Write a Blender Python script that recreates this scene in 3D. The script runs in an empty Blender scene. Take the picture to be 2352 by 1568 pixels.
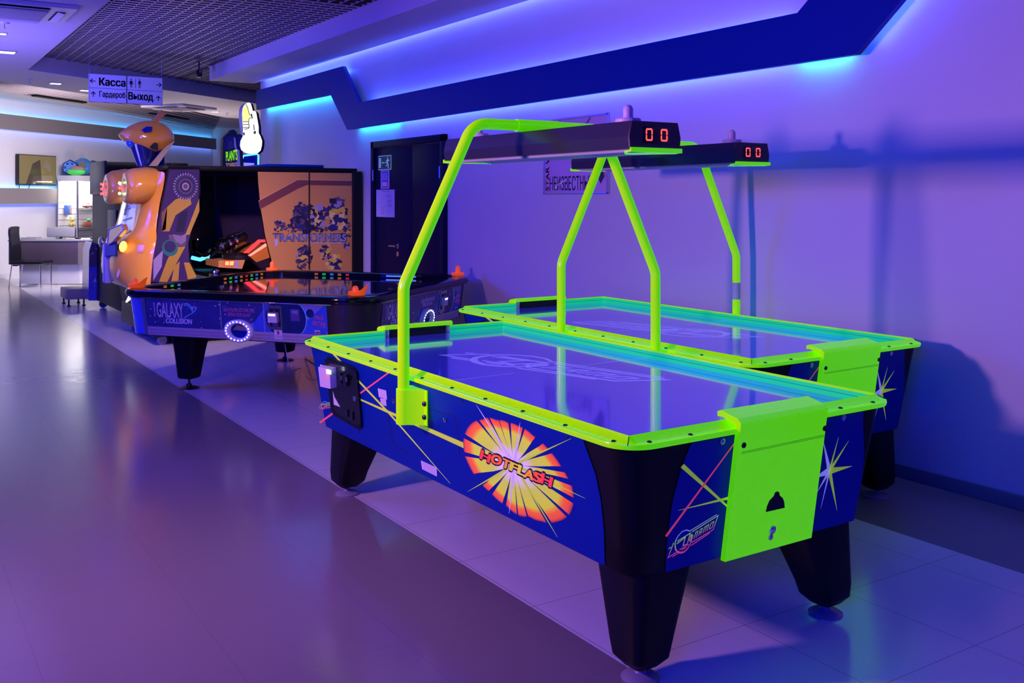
import bpy, bmesh, math, random
from mathutils import Vector, Matrix
random.seed(7)
SC = bpy.context.scene
COL = SC.collection

# ---------------------------------------------------------------- camera
FPX, CX0, HY0, CAMH = 2253.0, 1176.0, 455.0, 1.55      # focal length, centre and horizon of the photograph (2352 x 1568)
TH = math.atan2(0.5441, 0.839)
SN, CN = math.sin(TH), math.cos(TH)
cam_d = bpy.data.cameras.new('camera'); cam = bpy.data.objects.new('camera', cam_d); COL.objects.link(cam)
cam.location = (0, 0, CAMH); cam.rotation_euler = (math.pi/2, 0, -TH)
cam_d.sensor_width = 36.0; cam_d.lens = FPX/2352*36.0
cam_d.shift_x = 0.0; cam_d.shift_y = -(784.0-HY0)/2352.0
cam_d.clip_end = 200
SC.camera = cam

# ---------------------------------------------------------------- world, lamps and added fills, exposure
w = bpy.data.worlds.new('world'); SC.world = w; w.use_nodes = True
w.node_tree.nodes['Background'].inputs[0].default_value = (0.0, 0.02, 0.45, 1)
w.node_tree.nodes['Background'].inputs[1].default_value = 0.35
SC.view_settings.view_transform = 'Standard'; SC.view_settings.look = 'None'
SC.view_settings.exposure = 0.0; SC.view_settings.gamma = 1.0; SC.view_settings.use_curve_mapping = False
SC.cycles.max_bounces = 7; SC.cycles.diffuse_bounces = 2; SC.cycles.glossy_bounces = 4
SC.cycles.transmission_bounces = 6; SC.cycles.caustics_reflective = False; SC.cycles.caustics_refractive = False
SC.cycles.sample_clamp_indirect = 4.0
def area(name, loc, target, sx, sy, col, power, spread=math.pi):
    l = bpy.data.lights.new(name, 'AREA'); l.shape = 'RECTANGLE'; l.size = sx; l.size_y = sy
    l.color = col; l.energy = power; l.spread = spread
    o = bpy.data.objects.new(name, l); COL.objects.link(o); o.location = loc
    o.rotation_euler = (Vector(target)-Vector(loc)).to_track_quat('-Z', 'Y').to_euler()
    return o
area('warm_lamp', (-0.85, 3.97, 1.80), (4.0, 3.8, 1.70), 0.26, 0.26, (0.80, 0.33, 0.80), 76, math.radians(150))
area('blue_fill', (-2.5, -1.0, 3.1), (3.5, 4.0, 0.9), 2.4, 1.6, (0.0, 0.006, 1.0), 490)  # unseen fill, added to spread blue over the tables and wall
area('blue_fill', (-2.2, 9.6, 3.1), (4.8, 11.0, 1.2), 2.4, 1.6, (0.0, 0.010, 1.0), 420)  # second added fill, deepens the blue on the farther wall
area('up_fill', (-1.6, 10.2, 1.2), (-0.4, 11.2, 3.3), 1.2, 3.0, (0.16, 0.115, 0.65), 230, math.radians(100))  # added upward fill that brightens the ceiling, not a fixture of the room
area('cabinet_fill', (1.2, 6.6, 3.2), (3.1, 10.55, 0.9), 0.3, 0.3, (1.0, 0.62, 0.55), 27, math.radians(44))  # added fill to brighten the side of the amber cabinet
area('reception_lamp', (3.4, 17.4, 3.0), (2.3, 20.6, 0.9), 1.6, 1.0, (1.0, 0.88, 0.97), 110, math.radians(125))
area('lobby_lamp', (5.4, 20.0, 1.2), (5.0, 19.8, 3.3), 1.6, 1.0, (1.0, 0.78, 0.80), 38)

# ---------------------------------------------------------------- pixel -> point helpers
def ray(x, y):
    u = (x-CX0)/FPX; v = (HY0-y)/FPX
    return Vector((SN+u*CN, CN-u*SN, v))
EYE = Vector((0, 0, CAMH))
def onz(x, y, z): r = ray(x, y); return EYE+r*((z-CAMH)/r.z)
def onx(x, y, X): r = ray(x, y); return EYE+r*(X/r.x)
def ony(x, y, Y): r = ray(x, y); return EYE+r*(Y/r.y)
def onp(x, y, p, n, off=0.0):
    r = ray(x, y); n = Vector(n).normalized(); p = Vector(p)+n*off
    return EYE+r*((p-EYE).dot(n)/r.dot(n))

# ---------------------------------------------------------------- materials
MATS = {}
def nt(m): return m.node_tree.nodes, m.node_tree.links
def mat(name, col, rough=0.5, metal=0.0, em=None, es=0.0, spec=0.5, coat=0.0, noise=0.0, nscale=30.0, bump=0.0, alpha=None, trans=0.0):
    if name in MATS: return MATS[name]
    m = bpy.data.materials.new(name); m.use_nodes = True; MATS[name] = m
    n, l = nt(m); b = n['Principled BSDF']
    b.inputs['Base Color'].default_value = (*col, 1); b.inputs['Roughness'].default_value = rough
    b.inputs['Metallic'].default_value = metal; b.inputs['Specular IOR Level'].default_value = spec
    b.inputs['Coat Weight'].default_value = coat; b.inputs['Coat Roughness'].default_value = 0.05
    b.inputs['Transmission Weight'].default_value = trans
    if em is not None:
        b.inputs['Emission Color'].default_value = (*em, 1); b.inputs['Emission Strength'].default_value = es
    if noise or bump:
        tc = n.new('ShaderNodeTexCoord'); no = n.new('ShaderNodeTexNoise'); no.inputs['Scale'].default_value = nscale
        no.inputs['Detail'].default_value = 4; l.new(tc.outputs['Object'], no.inputs['Vector'])
        if noise:
            mx = n.new('ShaderNodeMix'); mx.data_type = 'RGBA'
            mx.inputs['A'].default_value = (*[c*(1-noise) for c in col], 1); mx.inputs['B'].default_value = (*[min(1, c*(1+noise)) for c in col], 1)
            l.new(no.outputs['Fac'], mx.inputs['Factor']); l.new(mx.outputs['Result'], b.inputs['Base Color'])
        if bump:
            bp = n.new('ShaderNodeBump'); bp.inputs['Strength'].default_value = bump; bp.inputs['Distance'].default_value = 0.01
            l.new(no.outputs['Fac'], bp.inputs['Height']); l.new(bp.outputs['Normal'], b.inputs['Normal'])
    return m
def ramp_mat(name, stops, axis='X', rough=0.4, glow=0.0, interp='LINEAR'):
    """printed colour gradient along the UV of the lettering or picture"""
    if name in MATS: return MATS[name]
    m = mat(name, (1, 1, 1), rough); n, l = nt(m); b = n['Principled BSDF']
    uv = n.new('ShaderNodeUVMap'); sp = n.new('ShaderNodeSeparateXYZ'); r = n.new('ShaderNodeValToRGB')
    l.new(uv.outputs[0], sp.inputs[0]); l.new(sp.outputs[axis], r.inputs[0]); r.color_ramp.interpolation = interp
    e = r.color_ramp.elements
    while len(e) < len(stops): e.new(0.5)
    for k, (p, c) in enumerate(stops): e[k].position = p; e[k].color = (*c, 1)
    l.new(r.outputs[0], b.inputs['Base Color'])
    if glow:
        l.new(r.outputs[0], b.inputs['Emission Color']); b.inputs['Emission Strength'].default_value = glow
    return m
def emit(name, col, s): return mat('light_'+name, (0.02, 0.02, 0.02), 0.5, em=col, es=s)

M_wall = mat('wall_paint', (0.62, 0.60, 0.64), 0.42, noise=0.02, nscale=3, bump=0.02)
M_white = mat('white_plaster', (0.74, 0.72, 0.74), 0.6, noise=0.02, nscale=2)
M_cream = mat('cream_wall', (0.78, 0.74, 0.72), 0.6, noise=0.02, nscale=2)
M_navy = mat('navy_laminate', (0.0, 0.014, 0.27), 0.42, spec=0.15)
M_taupe = mat('taupe_laminate', (0.24, 0.21, 0.21), 0.45)
M_base = mat('baseboard_grey', (0.16, 0.16, 0.20), 0.4)
M_black = mat('black_plastic', (0.006, 0.006, 0.010), 0.38)
M_blackg = mat('black_gloss', (0.004, 0.004, 0.008), 0.12)
M_dark = mat('dark_void', (0.004, 0.004, 0.006), 0.7)
M_blackm = mat('black_textured', (0.004, 0.004, 0.006), 0.45, bump=0.10, nscale=300, spec=0.2)
M_chrome = mat('chrome', (0.75, 0.75, 0.80), 0.15, 1.0)
M_steel = mat('brushed_steel', (0.62, 0.60, 0.64), 0.30, 1.0)
M_foot = mat('foot_grey', (0.26, 0.24, 0.27), 0.35)
M_grey = mat('grey_plastic', (0.30, 0.30, 0.33), 0.4)
M_whitep = mat('white_plastic', (0.72, 0.66, 0.70), 0.35)
M_paper = mat('paper', (0.70, 0.66, 0.74), 0.7)
M_ink = mat('black_ink', (0.01, 0.01, 0.03), 0.6)
M_neon = mat('fluorescent_green', (0.60, 0.62, 0.0), 0.22, em=(0.055, 0.51, 0.0), es=1.0, spec=0.35)
M_neonin = mat('fluorescent_teal_lining', (0.03, 0.60, 0.07), 0.25, em=(0.0, 0.46, 0.24), es=0.85)
M_panel = mat('table_blue_panel', (0.0, 0.020, 0.255), 0.38, spec=0.12, noise=0.03, nscale=4)
M_inky = mat('ink_yellow', (0.62, 0.80, 0.04), 0.4, em=(0.35, 0.55, 0.02), es=0.40)
M_inkr = mat('ink_red', (0.90, 0.10, 0.12), 0.4, em=(0.85, 0.06, 0.10), es=0.40)
M_inkw = mat('ink_lavender', (0.75, 0.70, 0.95), 0.4, em=(0.35, 0.33, 0.7), es=0.35)
M_red = emit('red', (1.0, 0.05, 0.04), 3.2)
M_orange = mat('orange_plastic', (0.95, 0.14, 0.02), 0.40, em=(1.0, 0.10, 0.005), es=0.42)
M_shell = mat('orange_fibreglass', (0.84, 0.37, 0.04), 0.18, coat=0.6)
M_amber = mat('amber_print', (0.52, 0.24, 0.09), 0.38, spec=0.3)
M_ambd = mat('amber_brown_print', (0.16, 0.045, 0.05), 0.38)

# ---------------------------------------------------------------- mesh builder
FRAME = {}
def frame_of(o):
    while o is not None and o.parent is not None: o = o.parent
    return FRAME.get(o.name, Matrix.Identity(4)) if o is not None else Matrix.Identity(4)
class MB:
    """collects shapes; build() links them as one mesh object. Points are in room coordinates unless local=True."""
    def __init__(s): s.bm = bmesh.new(); s.mats = []; s.uv = s.bm.loops.layers.uv.new('UVMap')
    def mi(s, m):
        if m not in s.mats: s.mats.append(m)
        return s.mats.index(m)
    def poly(s, pts, m, uvs=None):
        f = s.bm.faces.new([s.bm.verts.new(p) for p in pts]); f.material_index = s.mi(m)
        if uvs:
            for lp, u in zip(f.loops, uvs): lp[s.uv].uv = u
        return f
    def grid(s, rows, m, closed=False, uvs=None):
        vs = [[s.bm.verts.new(p) for p in r] for r in rows]; n = len(rows[0]); k = s.mi(m)
        for i in range(len(rows)-1):
            for j in range(n if closed else n-1):
                a, b = j, (j+1) % n
                f = s.bm.faces.new((vs[i][a], vs[i][b], vs[i+1][b], vs[i+1][a])); f.material_index = k
                if uvs:
                    for lp, (q, t) in zip(f.loops, ((i, a), (i, b), (i+1, b), (i+1, a))): lp[s.uv].uv = uvs[q][t]
        return vs
    def loft(s, rings, m, cap0=True, cap1=True):
        vs = s.grid(rings, m, True); k = s.mi(m)
        if cap0: s.bm.faces.new(list(reversed(vs[0]))).material_index = k
        if cap1: s.bm.faces.new(vs[-1]).material_index = k
    def box(s, c, d, m, bev=0.0, rot=None, seg=2):
        R = rot if rot is not None else Matrix.Identity(3)
        if not isinstance(R, Matrix): R = Matrix.Rotation(R, 3, 'Z')
        t = bmesh.new(); bmesh.ops.create_cube(t, size=1)
        for v in t.verts: v.co = Vector((v.co.x*d[0], v.co.y*d[1], v.co.z*d[2]))
        if bev: bmesh.ops.bevel(t, geom=list(t.edges), offset=min(bev, min(d)*0.45), segments=seg, affect='EDGES', profile=0.5)
        s.merge(t, Matrix.Translation(c) @ R.to_4x4(), m)
    def merge(s, t, M, m):
        k = s.mi(m); mp = {v: s.bm.verts.new(M @ v.co) for v in t.verts}
        for f in t.faces: s.bm.faces.new([mp[v] for v in f.verts]).material_index = k
        t.free()
    def bb(s, a, b, m, bev=0.0):
        s.box([(a[i]+b[i])/2 for i in range(3)], [abs(b[i]-a[i]) for i in range(3)], m, bev)
    def prism(s, pts, ext, m, mside=None):
        ext = Vector(ext); a = [Vector(p) for p in pts]; b = [p+ext for p in a]
        nrm = Vector((0, 0, 0))
        for i in range(len(a)): nrm += a[i].cross(a[(i+1) % len(a)])
        if nrm.dot(ext) > 0: a.reverse(); b.reverse()
        va = [s.bm.verts.new(p) for p in a]; vb = [s.bm.verts.new(p) for p in b]; k = s.mi(m); ks = s.mi(mside or m)
        s.bm.faces.new(va).material_index = k; s.bm.faces.new(list(reversed(vb))).material_index = k
        n = len(a)
        for i in range(n):
            j = (i+1) % n
            s.bm.faces.new((va[j], va[i], vb[i], vb[j])).material_index = ks
    def tube(s, path, r, m, seg=14, radii=None):
        P = [Vector(p) for p in path]; rings = []; nrm = None
        for i, p in enumerate(P):
            t = (P[min(i+1, len(P)-1)]-P[max(i-1, 0)]).normalized()
            if nrm is None: nrm = t.orthogonal().normalized()
            nrm = (nrm-t*nrm.dot(t)).normalized(); bn = t.cross(nrm); rr = radii[i] if radii else r
            rings.append([p+(nrm*math.cos(2*math.pi*k/seg)+bn*math.sin(2*math.pi*k/seg))*rr for k in range(seg)])
        s.loft(rings, m)
    def lathe(s, prof, c, m, seg=28, axis=(0, 0, 1)):
        q = Vector((0, 0, 1)).rotation_difference(Vector(axis).normalized()); c = Vector(c)
        rings = [[c+q @ Vector((max(r, 1e-4)*math.cos(2*math.pi*k/seg), max(r, 1e-4)*math.sin(2*math.pi*k/seg), z)) for k in range(seg)] for r, z in prof]
        s.loft(rings, m)
    def ball(s, c, r, m, seg=20, rings=12, R=None):
        r = (r, r, r) if not hasattr(r, '__len__') else r; R = R or Matrix.Identity(3); c = Vector(c); out = []
        for i in range(rings+1):
            a = -math.pi/2+math.pi*i/rings; ca, sa = max(math.cos(a), 1e-3), math.sin(a)
            out.append([c+R @ Vector((r[0]*ca*math.cos(2*math.pi*k/seg), r[1]*ca*math.sin(2*math.pi*k/seg), r[2]*sa)) for k in range(seg)])
        s.loft(out, m)
    def text(s, body, quad, m, bold=0.0, n=None, off=0.001, shear=0.0, shade=None):
        """quad = bottom-left, bottom-right, top-right, top-left of the inked area"""
        V0, F0, em = glyphs(body, shear); V, F = [], []
        for a, b in (((0, 0),) if not bold else ((0, 0), (1, 1), (-1, 1), (1, -1), (-1, -1))):      # heavier weight: the letters struck again, a little shifted
            k0 = len(V); V += [(u+a*bold/em[0], v+b*bold*.5/em[1]) for u, v in V0]; F += [tuple(i+k0 for i in q) for q in F0]
        bl, br, tr, tl = [Vector(q) for q in quad]
        if n is None: n = (br-bl).cross(tl-bl).normalized()
        n = Vector(n)*off; k = s.mi(m)
        vs = [s.bm.verts.new((bl*(1-u)+br*u)*(1-v)+(tl*(1-u)+tr*u)*v+n) for u, v in V]
        for f in F:
            try: fc = s.bm.faces.new([vs[i] for i in f])
            except ValueError: continue
            fc.material_index = k
            for lp, i in zip(fc.loops, f): lp[s.uv].uv = V[i]
    def stroke(s, pts, wd, m, fn, closed=False, uvfn=None):
        """flat line of width wd through 2-D points, placed by fn(x, y) -> point"""
        P = [Vector(p).to_2d() for p in pts]; n = len(P); L, R_ = [], []
        for i in range(n):
            a = P[(i-1) % n] if (closed or i) else P[i]; b = P[(i+1) % n] if (closed or i < n-1) else P[i]
            d1 = (P[i]-a); d2 = (b-P[i])
            if d1.length < 1e-9: d1 = d2
            if d2.length < 1e-9: d2 = d1
            n1 = Vector((-d1.y, d1.x)).normalized(); n2 = Vector((-d2.y, d2.x)).normalized(); q = n1+n2
            q = q.normalized()/max(0.45, q.normalized().dot(n1)) if q.length > 1e-6 else n1
            wi = wd[i] if hasattr(wd, '__len__') else wd
            L.append(P[i]+q*wi/2); R_.append(P[i]-q*wi/2)
        for i in range(n if closed else n-1):
            j = (i+1) % n; q4 = (R_[i], R_[j], L[j], L[i])
            s.poly([fn(*p) for p in q4], m, [uvfn(*p) for p in q4] if uvfn else None)
    def build(s, name, parent=None, sharp=35, local=False, sub=0, weld=False):
        bm = s.bm
        if weld: bmesh.ops.remove_doubles(bm, verts=list(bm.verts), dist=1e-4)
        if not local and parent is not None:
            bm.transform(frame_of(parent).inverted())
        bm.normal_update()
        for f in bm.faces: f.smooth = True
        th = math.radians(sharp)
        for e in bm.edges:
            e.smooth = not (len(e.link_faces) != 2 or e.calc_face_angle(0) > th)
        me = bpy.data.meshes.new(name); bm.to_mesh(me); bm.free()
        for m in s.mats: me.materials.append(m)
        o = bpy.data.objects.new(name, me); COL.objects.link(o)
        if parent is not None: o.parent = parent
        if sub:
            md = o.modifiers.new('sub', 'SUBSURF'); md.levels = sub; md.render_levels = sub
        return o
GLY = {}
def glyphs(body, shear):
    key = (body, shear)
    if key in GLY: return GLY[key]
    c = bpy.data.curves.new('t', 'FONT'); c.body = body; c.size = 1; c.shear = shear; c.resolution_u = 3
    o = bpy.data.objects.new('t', c); COL.objects.link(o); bpy.context.view_layer.update()
    me = bpy.data.meshes.new_from_object(o.evaluated_get(bpy.context.evaluated_depsgraph_get()))
    xs = [v.co.x for v in me.vertices]; ys = [v.co.y for v in me.vertices]
    x0, x1, y0, y1 = min(xs), max(xs), min(ys), max(ys)
    V = [((v.co.x-x0)/(x1-x0), (v.co.y-y0)/(y1-y0)) for v in me.vertices]; F = [tuple(p.vertices) for p in me.polygons]
    bpy.data.objects.remove(o); bpy.data.curves.remove(c); bpy.data.meshes.remove(me)
    GLY[key] = (V, F, (x1-x0, y1-y0)); return GLY[key]

def tag(o, label, cat, group=None):
    o['label'] = label; o['category'] = cat
    if group: o['group'] = group
    return o
def thing(name, label, cat, loc, rz=0.0, group=None):
    o = bpy.data.objects.new(name, None); COL.objects.link(o); o.empty_display_size = 0.1
    o.location = loc; o.rotation_euler = (0, 0, rz); tag(o, label, cat, group)
    FRAME[o.name] = Matrix.Translation(loc) @ Matrix.Rotation(rz, 4, 'Z')
    return o
def struct(o, label=None):
    o['kind'] = 'structure'
    if label: o['label'] = label
    return o
def copy_tree(o, parent=None):
    c = o.copy(); COL.objects.link(c)
    if parent is not None: c.parent = parent
    for ch in [q for q in COL.objects if q.parent is o]: copy_tree(ch, c)
    return c
def moved(root, loc, rz, label):
    c = copy_tree(root); c.location = loc; c.rotation_euler = (0, 0, rz); c['label'] = label
    FRAME[c.name] = Matrix.Translation(loc) @ Matrix.Rotation(rz, 4, 'Z')
    return c
def V(*a): return Vector(a)
def lerp(a, b, t): return a+(b-a)*t
def rrect(x0, x1, y0, y1, r, seg=6):
    out = []
    for cx, cy, a0 in ((x1-r, y1-r, 0), (x0+r, y1-r, 90), (x0+r, y0+r, 180), (x1-r, y0+r, 270)):
        for k in range(seg+1):
            a = math.radians(a0+90*k/seg); out.append((cx+r*math.cos(a), cy+r*math.sin(a)))
    return out
def arc_path(pts, rad, seg=8):
    """polyline with rounded corners"""
    P = [Vector(p) for p in pts]; out = [P[0]]
    for i in range(1, len(P)-1):
        a = (P[i-1]-P[i]).normalized(); b = (P[i+1]-P[i]).normalized(); ang = a.angle(b)
        t = rad/math.tan(ang/2); c0 = P[i]+a*t; c1 = P[i]+b*t
        ctr = P[i]+(a+b).normalized()*(rad/math.sin(ang/2))
        for k in range(seg+1):
            q = c0.lerp(c1, k/seg)-ctr; out.append(ctr+q.normalized()*rad)
    out.append(P[-1]); return out

# ================================================================ the room
WX = 4.78                                   # face of the right wall
WEND = 14.22
def floor_material():
    m = bpy.data.materials.new('vinyl_floor'); m.use_nodes = True; n, l = nt(m); b = n['Principled BSDF']
    tc = n.new('ShaderNodeTexCoord'); sp = n.new('ShaderNodeSeparateXYZ'); l.new(tc.outputs['Object'], sp.inputs[0])
    def math_(op, a, bv):
        q = n.new('ShaderNodeMath'); q.operation = op
        for i, v in enumerate((a, bv)):
            if isinstance(v, (int, float)): q.inputs[i].default_value = v
            else: l.new(v, q.inputs[i])
        return q.outputs[0]
    g1 = math_('GREATER_THAN', sp.outputs[0], 2.085); g2 = math_('LESS_THAN', sp.outputs[0], 3.975)
    strip = math_('MULTIPLY', g1, g2)
    def seam(c, off, step=0.55, wd=0.0022):
        return math_('LESS_THAN', math_('PINGPONG', math_('ADD', c, off+20*step), step/2), wd)
    sm = math_('MAXIMUM', seam(sp.outputs[0], 0.10), seam(sp.outputs[1], 0.22))
    no = n.new('ShaderNodeTexNoise'); no.inputs['Scale'].default_value = 2.2; no.inputs['Detail'].default_value = 6; l.new(tc.outputs['Object'], no.inputs['Vector'])
    no2 = n.new('ShaderNodeTexNoise'); no2.inputs['Scale'].default_value = 9; no2.inputs['Detail'].default_value = 1.5; l.new(tc.outputs['Object'], no2.inputs['Vector'])
    def mixc(f, a, c):
        q = n.new('ShaderNodeMix'); q.data_type = 'RGBA'
        if isinstance(f, (int, float)): q.inputs['Factor'].default_value = f
        else: l.new(f, q.inputs['Factor'])
        for k, v in (('A', a), ('B', c)):
            if isinstance(v, tuple): q.inputs[k].default_value = (*v, 1)
            else: l.new(v, q.inputs[k])
        return q.outputs['Result']
    dk = mixc(no.outputs['Fac'], (0.230, 0.190, 0.20), (0.240, 0.200, 0.21))
    lt = mixc(no.outputs['Fac'], (0.70, 0.68, 0.70), (0.73, 0.71, 0.73))
    c = mixc(strip, dk, lt)
    c = mixc(math_('MULTIPLY', sm, math_('ADD', 0.13, math_('MULTIPLY', strip, 0.32))), c, (0.05, 0.04, 0.06))
    l.new(c, b.inputs['Base Color'])
    mr = n.new('ShaderNodeMapRange'); mr.inputs['To Min'].default_value = 0.15; mr.inputs['To Max'].default_value = 0.21
    l.new(no.outputs['Fac'], mr.inputs['Value']); l.new(mr.outputs[0], b.inputs['Roughness'])
    bp = n.new('ShaderNodeBump'); bp.inputs['Strength'].default_value = 0.16; bp.inputs['Distance'].default_value = 0.004; b.inputs['Specular IOR Level'].default_value = 0.65
    l.new(no2.outputs['Fac'], bp.inputs['Height']); l.new(bp.outputs['Normal'], b.inputs['Normal'])
    return m
f = MB(); f.bb((-7, -3, -0.1), (11, 31, 0), floor_material()); struct(f.build('floor'), 'glossy vinyl floor with a pale strip under the games')

# right wall, its end, baseboard
f = MB(); f.bb((WX, -3, 0), (WX+0.25, WEND, 3.9), M_wall); struct(f.build('wall_right'), 'long pale wall on the right with blue wall lights')
f = MB(); f.bb((WX-0.016, -3, 0), (WX, 8.50, 0.075), M_base, 0.004); f.bb((WX-0.016, 10.27, 0), (WX, WEND, 0.075), M_base, 0.004)
struct(f.build('baseboard_right'))
# far wall runs diagonally behind the reception, then a short wall closes the lobby
FW0 = V(-5.0, 14.2, 0); FWD = V(1, 1, 0).normalized(); FWN = V(1, -1, 0).normalized()
FC = V(7.73, 26.93, 0)
def slab(mb, a, b, z0, z1, th, m):
    d = (b-a).normalized(); nn = V(-d.y, d.x, 0)*th
    mb.prism([V(a.x, a.y, z0), V(b.x, b.y, z0), V(b.x, b.y, z1), V(a.x, a.y, z1)], nn, m)
f = MB(); slab(f, FW0, FC, 0, 3.9, 0.2, M_white); struct(f.build('wall_far'), 'white wall behind the reception desk')
f = MB(); slab(f, FC, V(11, 23.6, 0), 0, 3.9, 0.2, M_cream); struct(f.build('wall_back'), 'cream wall closing the lobby')
f = MB(); slab(f, FW0+FWN*0.02, FC+FWN*0.02, 0, 0.10, 0.02, M_white); struct(f.build('baseboard_far'))

# ceilings
SOF = 4.05
ZL, ZH = 3.25, 3.45
f = MB()
f.bb((-7, -3, ZL), (1.69, 14.38, 3.95), M_white)
struct(f.build('ceiling_left'), 'lower white ceiling on the left')['kind'] = 'structure'
e0, e1 = V(1.69, 14.38, ZL), V(9.2, 19.79, ZL)
n0, n1, n2 = onz(0, 187, ZL), onz(375, 243, ZL), onz(520, 270, ZL)
f = MB(); f.prism([V(-7, 14.38, ZL), e0, e1, V(11, 22, ZL), n2, n1, n0, V(-7, n0.y-4.2, ZL)], (0, 0, 0.7), M_white)
struct(f.build('ceiling_lobby'), 'white ceiling panel beyond the grid ceiling')
f = MB(); f.bb((-7, 9, 3.46), (11, 31, 3.55), M_cream); struct(f.build('ceiling_far'), 'cream ceiling over the reception')
f = MB(); f.bb((1.6, -3, 3.75), (4.9, 20, 3.82), M_dark); struct(f.build('ceiling'), 'black void above the grid ceiling')
# soffit along the right wall with a light slot against the wall
f = MB()
f.bb((SOF, -3, ZL), (WX-0.075, 14.29, 3.72), M_white)
f.bb((WX-0.075, -3, 3.33), (WX, 14.22, 3.72), M_white)
s_ = struct(f.build('ceiling_soffit'), 'white boxed soffit along the right wall')
f = MB(); f.bb((WX-0.068, -1, 3.318), (WX-0.045, 14.0, 3.329), emit('cove', (0.10, 0.15, 1.0), 22)); f.build('led_strip', s_, local=True)
# open cell grid
M_cell = mat('grid_bar_lit', (0.62, 0.52, 0.55), 0.35); M_cellx = mat('grid_bar_shaded', (0.055, 0.045, 0.055), 0.4)  # one grid: bright and dim bar directions put into two colours
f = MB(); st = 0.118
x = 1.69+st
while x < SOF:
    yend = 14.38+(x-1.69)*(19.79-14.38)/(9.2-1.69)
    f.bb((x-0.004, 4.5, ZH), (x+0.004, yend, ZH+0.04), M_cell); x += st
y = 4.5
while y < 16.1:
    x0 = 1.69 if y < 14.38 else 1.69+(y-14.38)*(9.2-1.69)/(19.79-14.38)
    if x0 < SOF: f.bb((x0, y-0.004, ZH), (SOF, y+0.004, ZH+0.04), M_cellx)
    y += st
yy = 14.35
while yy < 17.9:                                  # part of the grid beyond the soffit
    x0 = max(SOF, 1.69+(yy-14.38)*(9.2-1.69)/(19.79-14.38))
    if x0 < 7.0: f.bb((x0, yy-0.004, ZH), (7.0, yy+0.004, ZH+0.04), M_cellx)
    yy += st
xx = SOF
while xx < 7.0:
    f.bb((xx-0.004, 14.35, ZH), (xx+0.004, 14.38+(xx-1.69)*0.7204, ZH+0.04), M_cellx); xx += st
struct(f.build('ceiling_grid'), 'dark open cell grid ceiling')
f = MB(); f.prism([V(SOF, 14.3, 3.70), V(7.2, 14.3, 3.70), V(7.2, 18.4, 3.70), V(SOF, 16.1, 3.70)], (0, 0, 0.05), M_dark)
struct(f.build('ceiling_void'))
# dark grid strip further back, over the reception
g = [onz(0, 187, 3.42), onz(375, 243, 3.42), onz(505, 274, 3.42)]; h = [onz(0, 207, 3.42), onz(200, 243, 3.42), onz(490, 300, 3.42)]
M_grid2 = mat('grid_strip', (0.05, 0.045, 0.055), 0.5)
f = MB(); nb = 9
for k in range(nb):
    t = k/(nb-1)
    f.tube([g[0].lerp(h[0], t)-V(2, 2, 0)*0.7, g[0].lerp(h[0], t), g[1].lerp(h[1].lerp(h[2], 0.37), t), g[2].lerp(h[2], t)], 0.012, M_cell, 4)
f.prism([g[0]+V(-1.5, -1.5, .03), g[1]+V(0, 0, .03), g[2]+V(0, 0, .03), h[2]+V(0, 0, .03), h[1]+V(0, 0, .03), h[0]+V(-1.5, -1.5, .03)], (0, 0, 0.01), M_grid2)
struct(f.build('ceiling_grid_strip'), 'narrow dark grid strip over the reception')
for (pa, pb) in (((85, 221), (200, 237)), ((353, 262), (435, 275))):
    a, b = onz(*pa, 3.375), onz(*pb, 3.375); f = MB()
    d = (b-a).normalized(); q = V(-d.y, d.x, 0)*0.12
    f.prism([a, b, b+q, a+q], (0, 0, 0.03), M_blackm)
    tag(f.build('linear_diffuser'), 'slim black slot diffuser on the reception ceiling, %s' % ('left of the hanging sign' if pa[0] < 200 else 'above the orange robot helmet'), 'ceiling vent', 'slot diffusers')

# zig-zag wall light on the right wall
BX0, BX1 = WX-0.115, WX-0.075
top = [(14.06, 3.121), (10.897, 3.122), (10.422, 2.652), (4.03, 2.668), (3.0, 3.60)]
bot = [(2.70, 2.98), (3.607, 2.366), (10.769, 2.357), (11.27, 2.813), (14.06, 2.841)]
top[-1] = (3.948-(2.733-2.668)*0-0.0, 2.733); 
# extend the rising arm along its own slope beyond the picture
sl = (2.625-2.366)/(3.312-3.607)
top[-1] = (4.03+(3.55-2.668)/(((2.733-2.668)/(3.948-4.03))), 3.55)
bot[0] = (3.607+(3.2-2.366)/sl, 3.2)
wb = thing('wall_light', 'long dark blue zigzag light panel with blue glow on the right wall', 'wall light', (BX0, 8.5, 2.3))
def strip_faces(mb, tp, bt, x0, x1, m):
    bt = list(reversed(bt))
    for i in range(len(tp)-1):
        q = [tp[i], tp[i+1], bt[i+1], bt[i]]
        mb.prism([V(x0, *p) for p in q], (x1-x0, 0, 0), m)
f = MB(); strip_faces(f, top, bot, BX0, BX1, M_navy); f.build('panel', wb)
M_led = emit('blue_led', (0.035, 0.075, 1.0), 85)
M_ledc = emit('cyan_led', (0.02, 0.42, 1.0), 60)
def led_run(pts, inset, m, up, name='led_strip', h=0.012):
    f = MB()
    for a, b in zip(pts[:-1], pts[1:]):
        pa, pb = V(BX1+0.004, a[0], a[1]+inset), V(BX1+0.004, b[0], b[1]+inset)
        f.prism([pa, pb, pb+V(0, 0, h), pa+V(0, 0, h)], (0.006, 0, 0), m)
    return f.build(name, wb)
led_run([(13.95, top[0][1]), (10.95, top[1][1])], -0.035, M_led, True)
led_run([(10.30, 2.655), (4.15, 2.667)], -0.035, M_led, True)
led_run([(13.9, 2.841), (11.3, 2.818)], 0.020, M_ledc, False)
led_run([(10.65, 2.357), (9.6, 2.358)], 0.020, M_ledc, False)
led_run([(9.5, 2.358), (4.15, 2.365)], 0.022, M_led, False)
led_run([(4.10, 2.366), (3.72, 2.366)], 0.020, M_ledc, False)
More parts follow.
